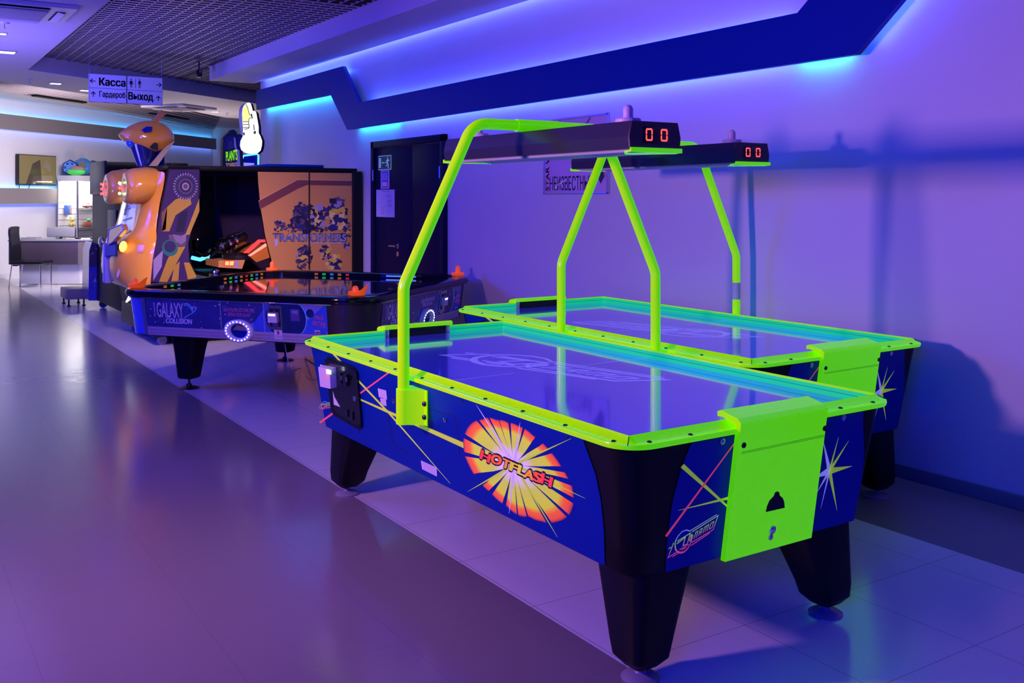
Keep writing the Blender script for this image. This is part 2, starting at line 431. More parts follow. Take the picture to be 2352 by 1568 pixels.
led_run([(3.55, 2.40), (2.75, 3.11)], 0.03, M_led, False)

# far wall bands with glow above and below
def fw(x, y, off=0.0): return onp(x, y, V(2.0, 21.2, 0), FWN, off)
def far_band(name, label, s0, s1, z0, z1):
    t = thing(name, label, 'wall light', FW0+FWD*((s0+s1)/2)+V(0, 0, z0), 0, 'reception wall lights')
    f = MB(); a = FW0+FWD*s0; b = FW0+FWD*s1
    f.prism([a+FWN*0.10+V(0, 0, z0), b+FWN*0.10+V(0, 0, z0), b+FWN*0.10+V(0, 0, z1), a+FWN*0.10+V(0, 0, z1)], FWN*0.05, M_taupe); f.build('panel', t)
    for zz, m in ((z1-0.03, emit('far_cyan', (0.05, 0.42, 1.0), 22)), (z0+0.015, emit('far_blue', (0.14, 0.22, 1.0), 11))):
        g_ = MB(); g_.prism([a+FWN*0.085+V(0, 0, zz), b+FWN*0.085+V(0, 0, zz), b+FWN*0.085+V(0, 0, zz+.015), a+FWN*0.085+V(0, 0, zz+.015)], FWN*0.008, m); g_.build('led_strip', t)
    return t
SLEN = (FC-FW0).length
far_band('wall_light', 'long taupe light band high on the reception wall under a cyan glow', 2.0, SLEN-0.1, 2.875, 3.165)
pL = fw(130, 450); sL = (pL-FW0).dot(FWD)
far_band('wall_light', 'short taupe light band on the reception wall under the television', 2.0, sL, 1.44, 1.745)

# double door in the right wall
D0, D1, DZ = 8.55, 10.26, 2.19
dr = bpy.data.objects.new('door_1', None); COL.objects.link(dr); dr.location = (WX, (D0+D1)/2, 0); struct(dr, 'dark double door in the right wall')
FRAME[dr.name] = Matrix.Translation(dr.location)
M_door = mat('door_dark', (0.004, 0.007, 0.035), 0.5, spec=0.10)
f = MB(); ft = 0.075
f.bb((WX-0.05, D0, 0), (WX+0.01, D0+ft, DZ), M_door, 0.005); f.bb((WX-0.05, D1-ft, 0), (WX+0.01, D1, DZ), M_door, 0.005); f.bb((WX-0.05, D0, DZ-ft), (WX+0.01, D1, DZ), M_door, 0.005)
f.build('door_frame', dr)
mid = 9.28
for a, b in ((mid+0.003, D1-ft-0.004), (D0+ft+0.004, mid-0.003)):
    f = MB(); f.bb((WX-0.022, a, 0.01), (WX+0.008, b, DZ-ft-0.005), M_door, 0.003); f.build('door_leaf', dr)
for yy in (D1-ft+0.005, D0+ft-0.005):
    for z0 in (1.75, 0.35, 1.02)[:2]:
        f = MB(); f.tube([(WX-0.052, yy, z0), (WX-0.052, yy, z0+0.12)], 0.009, M_steel, 8); f.build('hinge', dr)
f = MB(); f.lathe([(0.026, 0), (0.026, 0.012), (0.012, 0.014), (0.012, 0.05)], (WX-0.022, 9.60, 1.03), M_steel, 16, (-1, 0, 0))
f.tube(arc_path([(WX-0.068, 9.60, 1.03), (WX-0.072, 9.66, 1.03), (WX-0.068, 9.74, 1.028)], 0.02), 0.010, M_steel, 8); f.build('door_handle', dr)
f = MB(); f.lathe([(0.028, 0), (0.028, 0.01), (0.01, 0.012)], (WX-0.022, 9.605, 0.945), M_steel, 16, (-1, 0, 0)); f.build('lock', dr)
# things fixed to the door
DX = WX-0.026
def dpx(x, y, off=0): return onx(x, y, DX-off)
f = MB(); M_green = mat('exit_green', (0.01, 0.16, 0.10), 0.5); M_mint = mat('photoluminescent', (0.55, 0.85, 0.62), 0.5, em=(0.25, 0.6, 0.35), es=0.25)
y0, y1, z0, z1 = 9.775, 10.10, 1.865, 2.025
f.bb((DX, y0, z0), (DX+0.004, y1, z1), M_mint); f.bb((DX-0.001, y0+.008, z0+.008), (DX+0.003, y1-.008, z1-.008), M_green)
def S(u, v): return V(DX-0.002, lerp(y1, y0, u), lerp(z0, z1, v))       # u runs left to right as seen
f.prism([S(.07, .15), S(.22, .15), S(.22, .85), S(.07, .85)], (-.0005, 0, 0), M_mint)
f.stroke([(.30, .5), (.68, .5)], .05, M_mint, S); f.poly([S(.28, .5), S(.38, .42), S(.38, .58)], M_mint)
f.poly([S(.74+.035*math.cos(a*math.pi/6), .82+.07*math.sin(a*math.pi/6)) for a in range(12)], M_mint)
for pl, wd in (([(.76, .74), (.72, .48)], .10), ([(.75, .70), (.66, .60), (.62, .66)], .045), ([(.77, .70), (.84, .62), (.90, .68)], .045), ([(.72, .48), (.80, .36), (.78, .15), (.84, .13)], .06), ([(.72, .48), (.70, .32), (.60, .25)], .06)):
    f.stroke(pl, wd, M_mint, S)
tag(f.build('exit_sign'), 'green running man exit sign at the top of the dark door', 'sign')
f = MB(); M_bl = mat('notice_blue', (0.06, 0.10, 0.55), 0.6)
y0, y1, z0, z1 = 9.82, 10.04, 1.655, 1.860
f.bb((DX, y0, z0), (DX+0.003, y1, z1), M_paper)
def N_(u, v): return V(DX-0.0015, lerp(y1, y0, u), lerp(z0, z1, v))
f.poly([N_(.14, .07), N_(.86, .07), N_(.86, .92), N_(.14, .92)], M_bl)
f.poly([V(-.0005, 0, 0)+N_(.2, .45), V(-.0005, 0, 0)+N_(.8, .45), V(-.0005, 0, 0)+N_(.8, .85), V(-.0005, 0, 0)+N_(.2, .85)], M_paper)
f.poly([V(-.0005, 0, 0)+N_(.2, .13), V(-.0005, 0, 0)+N_(.8, .13), V(-.0005, 0, 0)+N_(.8, .37), V(-.0005, 0, 0)+N_(.2, .37)], M_paper)
for k in range(5): f.stroke([(.28, .78-.07*k), (.72, .78-.07*k)], .025, M_bl, lambda u, v: N_(u, v)+V(-.001, 0, 0))
for k in range(3): f.stroke([(.30, .31-.06*k), (.70, .31-.06*k)], .025, M_inkr, lambda u, v: N_(u, v)+V(-.001, 0, 0))
tag(f.build('notice'), 'small white notice with blue frame under the exit sign on the door', 'notice')
f = MB(); y0, y1, z0, z1 = 9.69, 10.155, 1.34, 1.645
f.bb((DX, y0, z0), (DX+0.002, y1, z1), M_paper)
rr = random.Random(3)
f.stroke([(.3, .94), (.75, .94)], .02, M_grey, N_)
for k in range(14):
    a = rr.uniform(.1, .8); b = rr.uniform(.1, .85); f.stroke([(a, b), (a+rr.uniform(.04, .15), b+rr.uniform(-.02, .02))], .012, M_grey, N_)
for k in range(5):
    a = rr.uniform(.1, .75); b = rr.uniform(.12, .6); f.stroke([(a, b), (a+.14, b), (a+.14, b+.2), (a, b+.2)], .010, M_grey, N_, True)
tag(f.build('floor_plan'), 'larger sheet of paper with a faint plan, lowest on the door', 'paper')

# framed poster behind the scoreboards
ps = thing('poster', 'large framed pink and violet poster on the wall behind the scoreboards', 'poster', (WX-0.02, 6.41, 1.59))
Y0, Y1, Z0, Z1 = 5.973, 6.853, 1.583, 2.215
M_pframe = mat('poster_frame', (0.55, 0.52, 0.75), 0.3, 0.6); M_pinkp = mat('poster_pink', (0.62, 0.36, 0.62), 0.22, coat=0.5); M_lil = mat('poster_lilac', (0.50, 0.45, 0.85), 0.3)
f = MB()
for a, b in (((Y0, Z0), (Y1, Z0+.018)), ((Y0, Z1-.018), (Y1, Z1)), ((Y0, Z0), (Y0+.02, Z1)), ((Y1-.02, Z0), (Y1, Z1))):
    f.bb((WX-0.022, *a), (WX, *b), M_pframe, 0.003)
f.build('frame', ps)
f = MB(); f.bb((WX-0.010, Y0+.015, Z0+.015), (WX-0.002, Y1-.015, Z1-.015), M_pinkp)
def PP(u, v, o=0.0): return V(WX-0.0115-o, lerp(Y1-.02, Y0+.02, u), lerp(Z0+.018, Z1-.018, v))
f.poly([PP(.02, .0), PP(.07, .0), PP(.07, 1), PP(.02, 1)], M_pinkp)
f.text('STAR WARS', [PP(.068, .02, .001), PP(.068, .80, .001), PP(.012, .80, .001), PP(.012, .02, .001)], mat('poster_red', (0.75, 0.02, 0.06), 0.4), 0.02, n=(-1, 0, 0))
f.poly([PP(.10, .48), PP(.45, .44), PP(.52, .62), PP(.52, .74), PP(.10, .74)], M_lil)
f.text('НЕИЗВЕСТНЫЕ', [PP(.08, .02, .001), PP(.78, .02, .001), PP(.78, .22, .001), PP(.08, .22, .001)], M_ink, 0.0, n=(-1, 0, 0))
f.text('САМУРАИ', [PP(.12, .52, .001), PP(.30, .52, .001), PP(.30, .58, .001), PP(.12, .58, .001)], M_ink, 0.0, n=(-1, 0, 0))
f.stroke([(.12, .63), (.44, .65)], .012, M_ink, lambda u, v: PP(u, v, .001)); f.stroke([(.12, .70), (.44, .71)], .02, M_ink, lambda u, v: PP(u, v, .001))
f.poly([PP(.79, .50), PP(.96, .50), PP(.96, .20), PP(.90, .10), PP(.85, .22), PP(.79, .30)], mat('poster_dark', (0.03, 0.02, 0.05), 0.4))
f.poly([PP(.88, .50, .001), PP(.97, .50, .001), PP(.97, .16, .001)], mat('poster_salmon', (0.7, 0.15, 0.15), 0.4))
f.stroke([(.16, .02), (.22, .10), (.36, .17)], .010, M_inkw, lambda u, v: PP(u, v, .002))
f.stroke([(.74, .99), (.70, .93), (.62, .89)], .012, M_ink, lambda u, v: PP(u, v, .001))
f.build('print', ps)

# ================================================================ air hockey table (built once, copied for the second)
TX, TY = 2.525, 3.6125
RX0, RX1, RY0, RY1 = 1.935, 3.115, 2.325, 4.90       # inner edge of the rail
tb = thing('air_hockey_table', 'nearest neon green and blue air hockey table, its starburst side facing the open floor', 'air hockey table', (TX, TY, 0), 0, 'air hockey tables')
ZT0, ZT1 = 0.79, 0.365
def ringr(off, z, r, seg=8):
    r = max(r, 1e-3)
    return [V(px, py, z) for px, py in rrect(RX0-off, RX1+off, RY0-off, RY1+off, r, seg)]
f = MB()
prof = [(0.0, 0.816, .002), (0.0, 0.823, .002), (0.004, 0.8245, .004), (0.027, 0.8055, .04), (0.052, 0.8030, .095), (0.055, 0.8050, .10), (0.060, 0.8045, .108), (0.063, 0.799, .114), (0.060, 0.788, .112), (0.040, 0.786, .09)]
f.grid([ringr(o, z, r) for o, z, r in prof], M_neon, True)
rail = f.build('top_rail', tb, sharp=50)
for (a, b) in (((RX0, RY0), (RX0-.035, RY0-.035)), ((RX1, RY0), (RX1+.035, RY0-.035)), ((RX0, RY1), (RX0-.035, RY1+.035)), ((RX1, RY1), (RX1+.035, RY1+.035))):
    f = MB(); f.tube([(a[0], a[1], .824), (lerp(a[0], b[0], .6), lerp(a[1], b[1], .6), .8085), (b[0], b[1], .805)], .0016, M_dark, 5); f.build('mitre_joint', rail)
def bolt(p, ax=(0, 0, 1), r=0.0085, m=M_black, par=rail, name='bolt'):
    f = MB(); f.lathe([(r, 0), (r*0.95, r*0.35), (r*0.5, r*0.6), (0, r*0.62)], p, m, 12, ax); return f.build(name, par)
for k in range(11):
    yy = lerp(RY0+.03, RY1-.03, k/10)
    for xx in (RX0-0.036, RX1+0.036): bolt((xx, yy, 0.8035))
for xx in (RX0+.05, RX0+.22, RX1-.24, RX1-.06):
    for yy in (RY0-0.036, RY1+0.036): bolt((xx, yy, 0.8035))
f = MB(); f.grid([ringr(0.0000, 0.816, .002), ringr(-0.0006, 0.780, .002)], M_neonin, True)
f.grid([ringr(-0.0010, 0.8010, .002), ringr(-0.0016, 0.7995, .002)], M_navy, True)
f.build('cushion', tb)
# playing field
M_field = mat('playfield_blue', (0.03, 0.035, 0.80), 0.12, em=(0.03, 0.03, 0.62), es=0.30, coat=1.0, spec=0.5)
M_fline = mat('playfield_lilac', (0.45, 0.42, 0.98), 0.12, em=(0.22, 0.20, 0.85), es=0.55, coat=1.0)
FZ = 0.781
f = MB(); f.bb((RX0-.002, RY0-.002, FZ-.02), (RX1+.002, RY1+.002, FZ), M_field)
# the maker's sign: a ring with a winged word, as strokes in its own square
LOGO = [([(1425, 400), (820, 770), (740, 745), (640, 790), (560, 880), (505, 980), (490, 1080), (500, 1180), (545, 1240), (610, 1258), (690, 1240), (770, 1170), (830, 1070), (855, 960), (875, 840)],
         [18, 22, 26, 26, 26, 28, 30, 36, 44, 46, 38, 30, 24, 22, 20]),
        ([(870, 790), (1460, 420), (1345, 740), (860, 1030)], 22), ([(850, 1095), (1270, 812)], 22),
        ([(540, 1000), (835, 815), (765, 1060), (668, 1100), (722, 905), (530, 1060)], 24),
        ([(590, 1190), (800, 1070)], 20), ([(640, 1195), (745, 1135)], 18),
        ([(345, 1170), (400, 1130)], 20), ([(460, 1030), (332, 1370), (510, 1250)], 22), ([(430, 1350), (550, 1270)], 22),
        ([(862, 835), (815, 985), (850, 985)], 20), ([(895, 860), (850, 1015)], 18),
        ([(915, 945), (955, 800), (1005, 768), (962, 915)], 18), ([(1015, 880), (1058, 738), (1108, 705), (1062, 850)], 18), ([(1035, 812), (1080, 783)], 14),
        ([(1115, 820), (1157, 680), (1250, 622), (1207, 765)], 18), ([(1203, 655), (1162, 793)], 16),
        ([(1295, 600), (1363, 556), (1322, 690), (1258, 728), (1293, 606)], 18)]
# face plane of the near end, used to square up the sign
ENDP, ENDN = V(2.5, 2.29, .79), V(0, -(ZT0-ZT1), -(2.345-2.29)).normalized()
LEFP, LEFN = V(1.90, 3, .79), V(-(ZT0-ZT1), 0, -(1.965-1.90)).normalized()
def E_(x, y, o=0.003): return onp(x, y, ENDP, ENDN, o)
def L_(x, y, o=0.003): return onp(x, y, LEFP, LEFN, o)
def logo_pt(x, y): q = E_(1500+x*200/1960, 1140+y*160/1568); return q.x, q.z
_a, _b = Vector(logo_pt(330, 1370)), Vector(logo_pt(1460, 420))
_ax = (_b-_a).normalized()*(_b-_a).length; 
_dir = (Vector(logo_pt(1425, 400))-Vector(logo_pt(820, 770))).normalized(); _up = Vector((-_dir.y, _dir.x))
_ll = (_b-_a).dot(_dir)
def logo_uv(x, y):
    q = Vector(logo_pt(x, y))-_a; return q.dot(_dir)/_ll, q.dot(_up)/_ll
LOGO2 = []
for pts, wd in LOGO:
    sc = 0.62/1000
    LOGO2.append(([logo_uv(*p) for p in pts], [q*sc for q in wd] if hasattr(wd, '__len__') else wd*sc))
def put_logo(mb, m, fn, fat=1.0):
    us = [p[1] for pts, _ in LOGO2 for p in pts]; v0, v1 = min(us), max(us)
    for pts, wd in LOGO2:
        mb.stroke(pts, [q*fat for q in wd] if hasattr(wd, '__len__') else wd*fat, m, fn, False, lambda u, v: (u, (v-v0)/(v1-v0)))
la, lb = onz(1015, 815, FZ), onz(1533, 872, FZ); ln = lb.y-la.y
lc = onz(1411, 875, FZ)
_u = [Vector(logo_uv(332, 1370)), Vector(logo_uv(1460, 420)), Vector(logo_uv(1345, 740))]
_e1, _e2 = _u[1]-_u[0], _u[2]-_u[0]; _det = _e1.x*_e2.y-_e1.y*_e2.x
def FLD(u, v):
    d = Vector((u, v))-_u[0]; s_ = (d.x*_e2.y-d.y*_e2.x)/_det; t_ = (_e1.x*d.y-_e1.y*d.x)/_det
    return V(la.x+(lb.x-la.x)*s_+(lc.x-la.x)*t_, la.y+(lb.y-la.y)*s_+(lc.y-la.y)*t_, FZ+0.0006)
put_logo(f, M_fline, FLD, 1.25)
cy = TY
f.stroke([(0, 0), (0.42, 0)], 0.006, M_fline, lambda u, v: V(RX0+u, cy+v, FZ+0.0005)); f.stroke([(0, 0), (0.42, 0)], 0.006, M_fline, lambda u, v: V(RX1-u, cy+v, FZ+0.0005))
field = f.build('playing_field', tb)
# cabinet body with rounded black corners
def ringc(z, grow=0.0):
    t = (ZT0-z)/(ZT0-ZT1)
    return [V(px, py, z) for px, py in rrect(lerp(1.90, 1.965, t)-grow, lerp(3.15, 3.085, t)+grow, lerp(2.29, 2.345, t)-grow, lerp(4.935, 4.88, t)+grow, .095, 8)]
f = MB(); f.loft([ringc(.785), ringc(.70), ringc(.50), ringc(.375), ringc(.365, -.006)], M_blackm, False, True)
body = f.build('cabinet', tb)
# side with the starburst
f = MB()
YB = lambda y, z: onp(0, 0, LEFP, LEFN) if 0 else None
def LZ(Y, Z, o=0.003):                                   # point of the long side at room Y and height Z
    X = 1.90+(0.79-Z)*(1.965-1.90)/(ZT0-ZT1); return V(X, Y, Z)+LEFN*o
def EZ(X, Z, o=0.003):
    Y = 2.29+(0.79-Z)*(2.345-2.29)/(ZT0-ZT1); return V(X, Y, Z)+ENDN*o
near = [L_(*p) for p in ((1333, 1008), (1350, 1040), (1368, 1090), (1380, 1150), (1387, 1220), (1389, 1299))]
near[0] = LZ(near[0].y-.01, .786)
out = near+[LZ(4.80, .366), LZ(4.83, .60), LZ(4.84, .786)]
f.poly(out, M_panel)
def laser(mb, a, b, w0, w1, m, FN, o=0.0036):
    A, B = Vector(a), Vector(b); d = (B-A).normalized(); q = Vector((-d.y, d.x))
    mb.poly([FN(*(A+q*w0/2), o), FN(*(B+q*w1/2), o), FN(*(B-q*w1/2), o), FN(*(A-q*w0/2), o)], m)
laser(f, (757, 803), (823, 874), 4, 4, M_inky, L_); laser(f, (823, 874), (894, 949), 4, 4, M_inky, L_); laser(f, (894, 949), (1034, 1110), 4, 0.6, M_inky, L_, .0038)
laser(f, (800, 905), (1075, 1027), 2.6, 12, M_inky, L_, .0042)
laser(f, (734, 971), (896, 853), 4.5, 3, M_inkr, L_)
# starburst print
M_burst = ramp_mat('starburst_print', [(0.0, (0.78, 0.55, 0.95)), (0.22, (0.75, 0.60, 0.75)), (0.46, (0.62, 0.72, 0.06)), (0.76, (0.66, 0.78, 0.03)), (0.86, (0.95, 0.17, 0.02)), (0.94, (0.95, 0.12, 0.02)), (1.0, (0.30, 0.03, 0.06))], glow=0.38)
def z3(x, y): return (900+x*.2933, 860+y*.2933)
def PL(p): q = L_(*p, 0); return Vector((q.y, q.z))
bc = PL(z3(960, 705))
outl = [(565, 530), (582, 450), (620, 390), (710, 352), (830, 355), (920, 375), (1000, 400), (1120, 480), (1230, 575), (1345, 730), (1420, 870), (1436, 990), (1402, 1090), (1290, 1150), (1180, 1145), (1080, 1105), (900, 1020), (780, 920), (650, 780), (580, 640)]
po = sorted([(math.atan2((PL(z3(*p))-bc).y, (PL(z3(*p))-bc).x), (PL(z3(*p))-bc).length) for p in outl])
def rad(a):
    a = (a+math.pi) % (2*math.pi)-math.pi
    for i in range(len(po)):
        a0, r0 = po[i-1]; a1, r1 = po[i]
        if i == 0: a0 -= 2*math.pi
        if a0 <= a <= a1: return lerp(r0, r1, (a-a0)/max(1e-6, a1-a0))
    a0, r0 = po[-1]; a1, r1 = po[0]; a1 += 2*math.pi
    return lerp(r0, r1, (a-a0)/max(1e-6, a1-a0))
gaps = [((575, 478), .030), ((695, 372), .030), ((775, 353), .030), ((850, 362), .018), ((930, 385), .050), ((1035, 440), .032), ((1150, 520), .075), ((1233, 602), .030), ((1348, 738), .030), ((1405, 840), .030), ((1434, 985), .030), ((1390, 1105), .024), ((1235, 1150), .060), ((1070, 1105), .030), ((990, 1065), .026), ((890, 1005), .055), ((785, 915), .040), ((690, 820), .085), ((580, 620), .024)]
ga = sorted([(math.atan2((PL(z3(*p))-bc).y, (PL(z3(*p))-bc).x), wd) for p, wd in gaps])
def BP(a, r, o=.0044): R = rad(a)*r; return LZ(bc.x+R*math.cos(a), bc.y+R*math.sin(a), o)
for i in range(len(ga)):
    a0, g0 = ga[i]; a1, g1 = ga[(i+1) % len(ga)]
    if a1 < a0: a1 += 2*math.pi
    nn = max(3, int((a1-a0)/.10)); rs = [0.002, .16, .30, .5, .75, .86, .94, 1.0]; rows, uvs = [], []
    for r in rs:
        t = max(0, (r-.14)/.86); b0, b1 = a0+g0*min(1, t*1.25), a1-g1*min(1, t*1.25)
        rows.append([BP(lerp(b0, b1, k/nn), r) for k in range(nn+1)]); uvs.append([(r, 0)]*(nn+1))
    f.grid(rows, M_burst, False, uvs)
for tip in ((660, 235), (1004, 372), (1405, 500), (1515, 970), (1296, 1272), (918, 1088), (595, 915)):
    tx, ty = z3(*tip); cx, cy_ = z3(960, 705); laser(f, (cx, cy_), (tx, ty), 7, .4, M_inkw if tip[0] in (660, 1004, 918) else M_inky, L_, .0050)
wordz = [('H', (692, 655), (760, 690), 66), ('O', (775, 688), (850, 712), 70), ('T', (860, 720), (916, 742), 66), ('F', (922, 746), (978, 768), 64), ('L', (985, 772), (1040, 796), 66), ('A', (1035, 800), (1102, 826), 66), ('S', (1104, 824), (1165, 850), 68), ('H', (1166, 846), (1244, 880), 76)]
hotc = [(.95, .07, .06), (.95, .16, .04), (.90, .36, .05), (.80, .62, .06), (.80, .70, .08), (.90, .40, .05), (.95, .13, .05), (.95, .06, .09)]
for (ch, a, b, h), hc in zip(wordz, hotc):
    M_hot = mat('hot_ink_%02d' % int(hc[1]*100), hc, 0.4, em=hc, es=.35)
    q = [a, b, (b[0]+16, b[1]-h+4), (a[0]+16, a[1]-h)]
    q = [L_(*z3(*p), .0056) for p in q]
    ex = (q[1]-q[0]).normalized(); ey = (q[3]-q[0]).normalized()
    for k in range(12):
        sh_ = ex*(0.0095*math.cos(k*math.pi/6))+ey*(0.0095*math.sin(k*math.pi/6)); f.text(ch, [p+sh_ for p in q], M_ink, 0.0, n=LEFN, off=0.0)
    f.text(ch, q, M_hot, 0.045, n=LEFN, off=0.0008)
# access flap, screws, stickers
for a, b in (((889, 909), (1046, 957)), ((1046, 957), (1057, 1050)), ((891, 950), (904, 1022)), ((904, 1022), (945, 1044))):
    laser(f, a, b, 1.3, 1.3, M_dark, L_, .0034)
def sticker(mb, quad, FN, rows, o=.0045):
    q = [FN(*p, o) for p in quad]; mb.poly(q, M_paper)
    q = [FN(*p, o+.0004) for p in quad]
    for k in range(rows):
        t = (k+.7)/(rows+.4); a0 = q[0].lerp(q[3], t); a1 = q[1].lerp(q[2], t); a = a0.lerp(a1, .1); b = a0.lerp(a1, .9); dv = (q[3]-q[0])*(.22/(rows+.4))
        mb.poly([a, b, b+dv, a+dv], M_grey)
def z2(x, y): return (680+x*.26786, 740+y*.26786)
sticker(f, [z2(700, 565), z2(772, 585), z2(780, 662), z2(710, 640)], L_, 4)
sticker(f, [z2(720, 650), z2(770, 660), z2(776, 718), z2(730, 705)], L_, 2)
sticker(f, [z2(1070, 1183), z2(1205, 1245), z2(1208, 1322), z2(1080, 1258)], L_, 6)
sticker(f, [z2(205, 360), z2(245, 372), z2(255, 505), z2(222, 500)], L_, 5)
# small winged sign at the far end of the side
M_logo = ramp_mat('sign_gradient', [(0, (0.90, 0.08, 0.12)), (.30, (0.85, 0.12, 0.30)), (.55, (0.45, 0.75, 0.10)), (.75, (0.40, 0.60, 0.30)), (1, (0.30, 0.22, 0.95))], 'Y', glow=0.38)
A0, A1, A3 = L_(*z2(195, 735), .0048), L_(*z2(335, 725), .0048), L_(*z2(205, 640), .0048)
put_logo(f, M_logo, lambda u, v: A0+(A1-A0)*u+(A3-A0)*(v*2.2))
f.build('side_panel', tb, sharp=180)
for p in (z2(840, 677), z2(1280, 838)): bolt(L_(*p, .004), LEFN, .011, M_chrome, body, 'screw')
for p in ((730, 806), (864, 854), (1062, 920), (1303, 1003)): bolt(L_(*p, .003), LEFN, .005, M_black, body, 'screw')
# blank long side towards the wall and plain far end
f = MB(); 
def mirx(p): return V(2*TX-p.x, p.y, p.z)
def miry(p): return V(p.x, 2*TY-p.y, p.z)
f.poly([mirx(p) for p in reversed(out)], M_panel); f.build('side_panel', tb)
# near end: panel with lasers, star and sign
lft = [E_(*p) for p in ((1590, 1013), (1565, 1075), (1545, 1150), (1533, 1230), (1529, 1308))]
rgt = [E_(*p) for p in ((1962, 1187), (1980, 1100), (1985, 1039), (1982, 970))]
lft[0] = EZ(lft[0].x, .786); rgt.append(EZ(rgt[-1].x-.003, .786))
for k, p in enumerate(lft): 
    if k == 4: lft[k] = EZ(p.x, .3655)
rgt[0] = EZ(rgt[0].x, .3655)
eout = lft+rgt
f = MB(); f.poly(eout, M_panel)
def z4(x, y): return (1320+x*.33163, 880+y*.33163)
laser(f, z4(632, 1060), z4(1145, 362), 5, 2.4, M_inkr, E_, .0040)
laser(f, z4(745, 570), z4(1075, 868), 11, 4, M_inky, E_, .0036); laser(f, z4(718, 880), z4(1100, 786), .5, 7, M_inky, E_, .0037)
sc = z4(1765, 607)
for tip, wd in (((1828, 372), 5), ((1898, 398), 7), ((1922, 573), 15), ((1817, 880), 9), ((1704, 868), 4), ((1672, 765), 6), ((1660, 655), 17), ((1722, 400), 10)):
    laser(f, sc, z4(*tip), wd, .4, M_inkw if tip[0] < 1760 else M_inky, E_, .0040)
def ELOGO(u, v):
    q = _a+_dir*(u*_ll)+_up*(v*_ll); return EZ(q.x, q.y, .0042)
put_logo(f, M_logo, ELOGO)
f.build('end_panel', tb, sharp=180)
f = MB(); f.poly([miry(p) for p in reversed(eout)], M_panel); f.build('end_panel', tb)
for p in (z4(1020, 400), z4(1861, 238)):
    f = MB(); f.lathe([(.011, 0), (.011, .004), (.006, .005), (.006, .001), (0, .001)], E_(*p, .003), M_steel, 14, ENDN); f.build('grommet', body)
# goal covers at both ends
gx0, gx1 = 2.335, 2.757
def cover(sgn, name):
    fy = (lambda y: y) if sgn > 0 else (lambda y: 2*TY-y)
    f = MB()
    sec = [(2.352, .846), (2.335, .853), (2.262, .838), (2.246, .826), (2.2808, .60), (2.318, .358), (2.338, .358), (2.301, .60), (2.274, .780), (2.274, .815), (2.330, .832), (2.352, .830)]
    rg = []
    for x, q in ((gx0, 0.0), (gx0+.006, 0.003), (gx1-.006, 0.003), (gx1, 0.0)):
        cyy = sum(s_[0] for s_ in sec)/len(sec); czz = sum(s_[1] for s_ in sec)/len(sec)
        rg.append([V(x, fy(y), z) for y, z in sec])
    rg = rg[:1]+rg[-1:]
    if sgn < 0: rg.reverse()
    f.loft(rg, M_neon)
    return f.build(name, tb, sharp=25)
gc = cover(1, 'goal_cover'); gf = cover(-1, 'goal_cover')
GN = V(0, -1, 0.05).normalized()
def GP(x, y, o=0.0008): return onp(x, y, V(2.5, 2.246, .826), V(0, -.468, -.072).normalized(), o)
GNN = V(0, -.468, -.072).normalized()
f = MB(); hole = [(1323, 892), (1330, 855), (1348, 812), (1378, 780), (1387, 755), (1405, 747), (1418, 756), (1420, 775), (1442, 795), (1452, 822), (1455, 862)]
f.poly([GP(*z4(*p), .0012) for p in hole], M_dark); f.build('return_slot', gc)
f = MB()
for a, b in (((1156, 478), (1728, 358)), ((1156, 488), (1728, 368))): laser(f, z4(*a), z4(*b), 1.0, 1.0, mat('green_seam', (0.05, 0.18, 0.01), 0.5), GP, .0012)
f.build('seam', gc)
for p, r, m in ((z4(1170, 428), .010, M_black), (z4(1730, 311), .010, M_black), (z4(1366, 1012), .016, M_chrome), (z4(1355, 1063), .011, M_steel)):
    bolt(GP(*p, 0), GNN, r, m, gc, 'screw')
for sx in (gx0+.02, gx1-.02):
    f = MB(); f.bb((sx-.012, RY1-.012, .770), (sx+.012, RY1+.004, .829), M_steel, .003); f.build('bracket', gf)
f = MB(); f.bb((gx0+.03, RY1-.004, .768), (gx1-.03, RY1+.0, .826), M_dark); f.build('goal_mouth', gf)
# coin door on the long side
cd = [(757, 818), (815, 842), (823, 852), (833, 960), (834, 980), (826, 985), (770, 952), (764, 940), (750, 826)]
f = MB(); q0 = [L_(*p, .003) for p in cd]; f.prism(q0, LEFN*.010, M_blackm)
cx_ = sum(p[0] for p in cd)/len(cd); cy_ = sum(p[1] for p in cd)/len(cd)
q1 = [L_(lerp(cx_, p[0], .88), lerp(cy_, p[1], .90), .013) for p in cd]; f.prism(q1, LEFN*.003, M_blackg)
door = f.build('coin_door', tb)
def slotbox(pts, dep, m, name, par=door, o=.016):
    f = MB(); f.prism([L_(*p, o) for p in pts], LEFN*dep, m); return f.build(name, par)
cr = slotbox([z2(245, 368), z2(345, 385), z2(352, 555), z2(262, 535)], .035, M_whitep, 'card_reader', door, .014)
f = MB(); f.prism([L_(*z2(*p), .0505) for p in ((258, 405), (300, 412), (303, 447), (261, 440))], LEFN*.001, emit('screen', (0.75, 0.85, 1.0), 2.2)); f.build('screen', cr)
f = MB(); f.prism([L_(*z2(*p), .0505) for p in ((252, 455), (266, 458), (268, 485), (256, 482))], LEFN*.001, emit('reader_red', (1.0, 0.12, 0.15), 1.2)); f.build('indicator', cr)
for q in (((372, 428), (400, 434), (404, 520), (376, 514)), ((416, 440), (446, 447), (450, 545), (420, 538))):
    s0 = slotbox([z2(*p) for p in q], .012, M_black, 'coin_slot')
    f = MB(); a = z2((q[0][0]+q[1][0])/2-6, q[0][1]+28); b = z2((q[0][0]+q[1][0])/2+8, q[0][1]+70)
    f.prism([L_(a[0], a[1], .0285), L_(b[0], a[1]+.6, .0285), L_(b[0], b[1], .0285), L_(a[0], b[1]-.6, .0285)], LEFN*.001, M_chrome); f.build('slot_plate', s0)
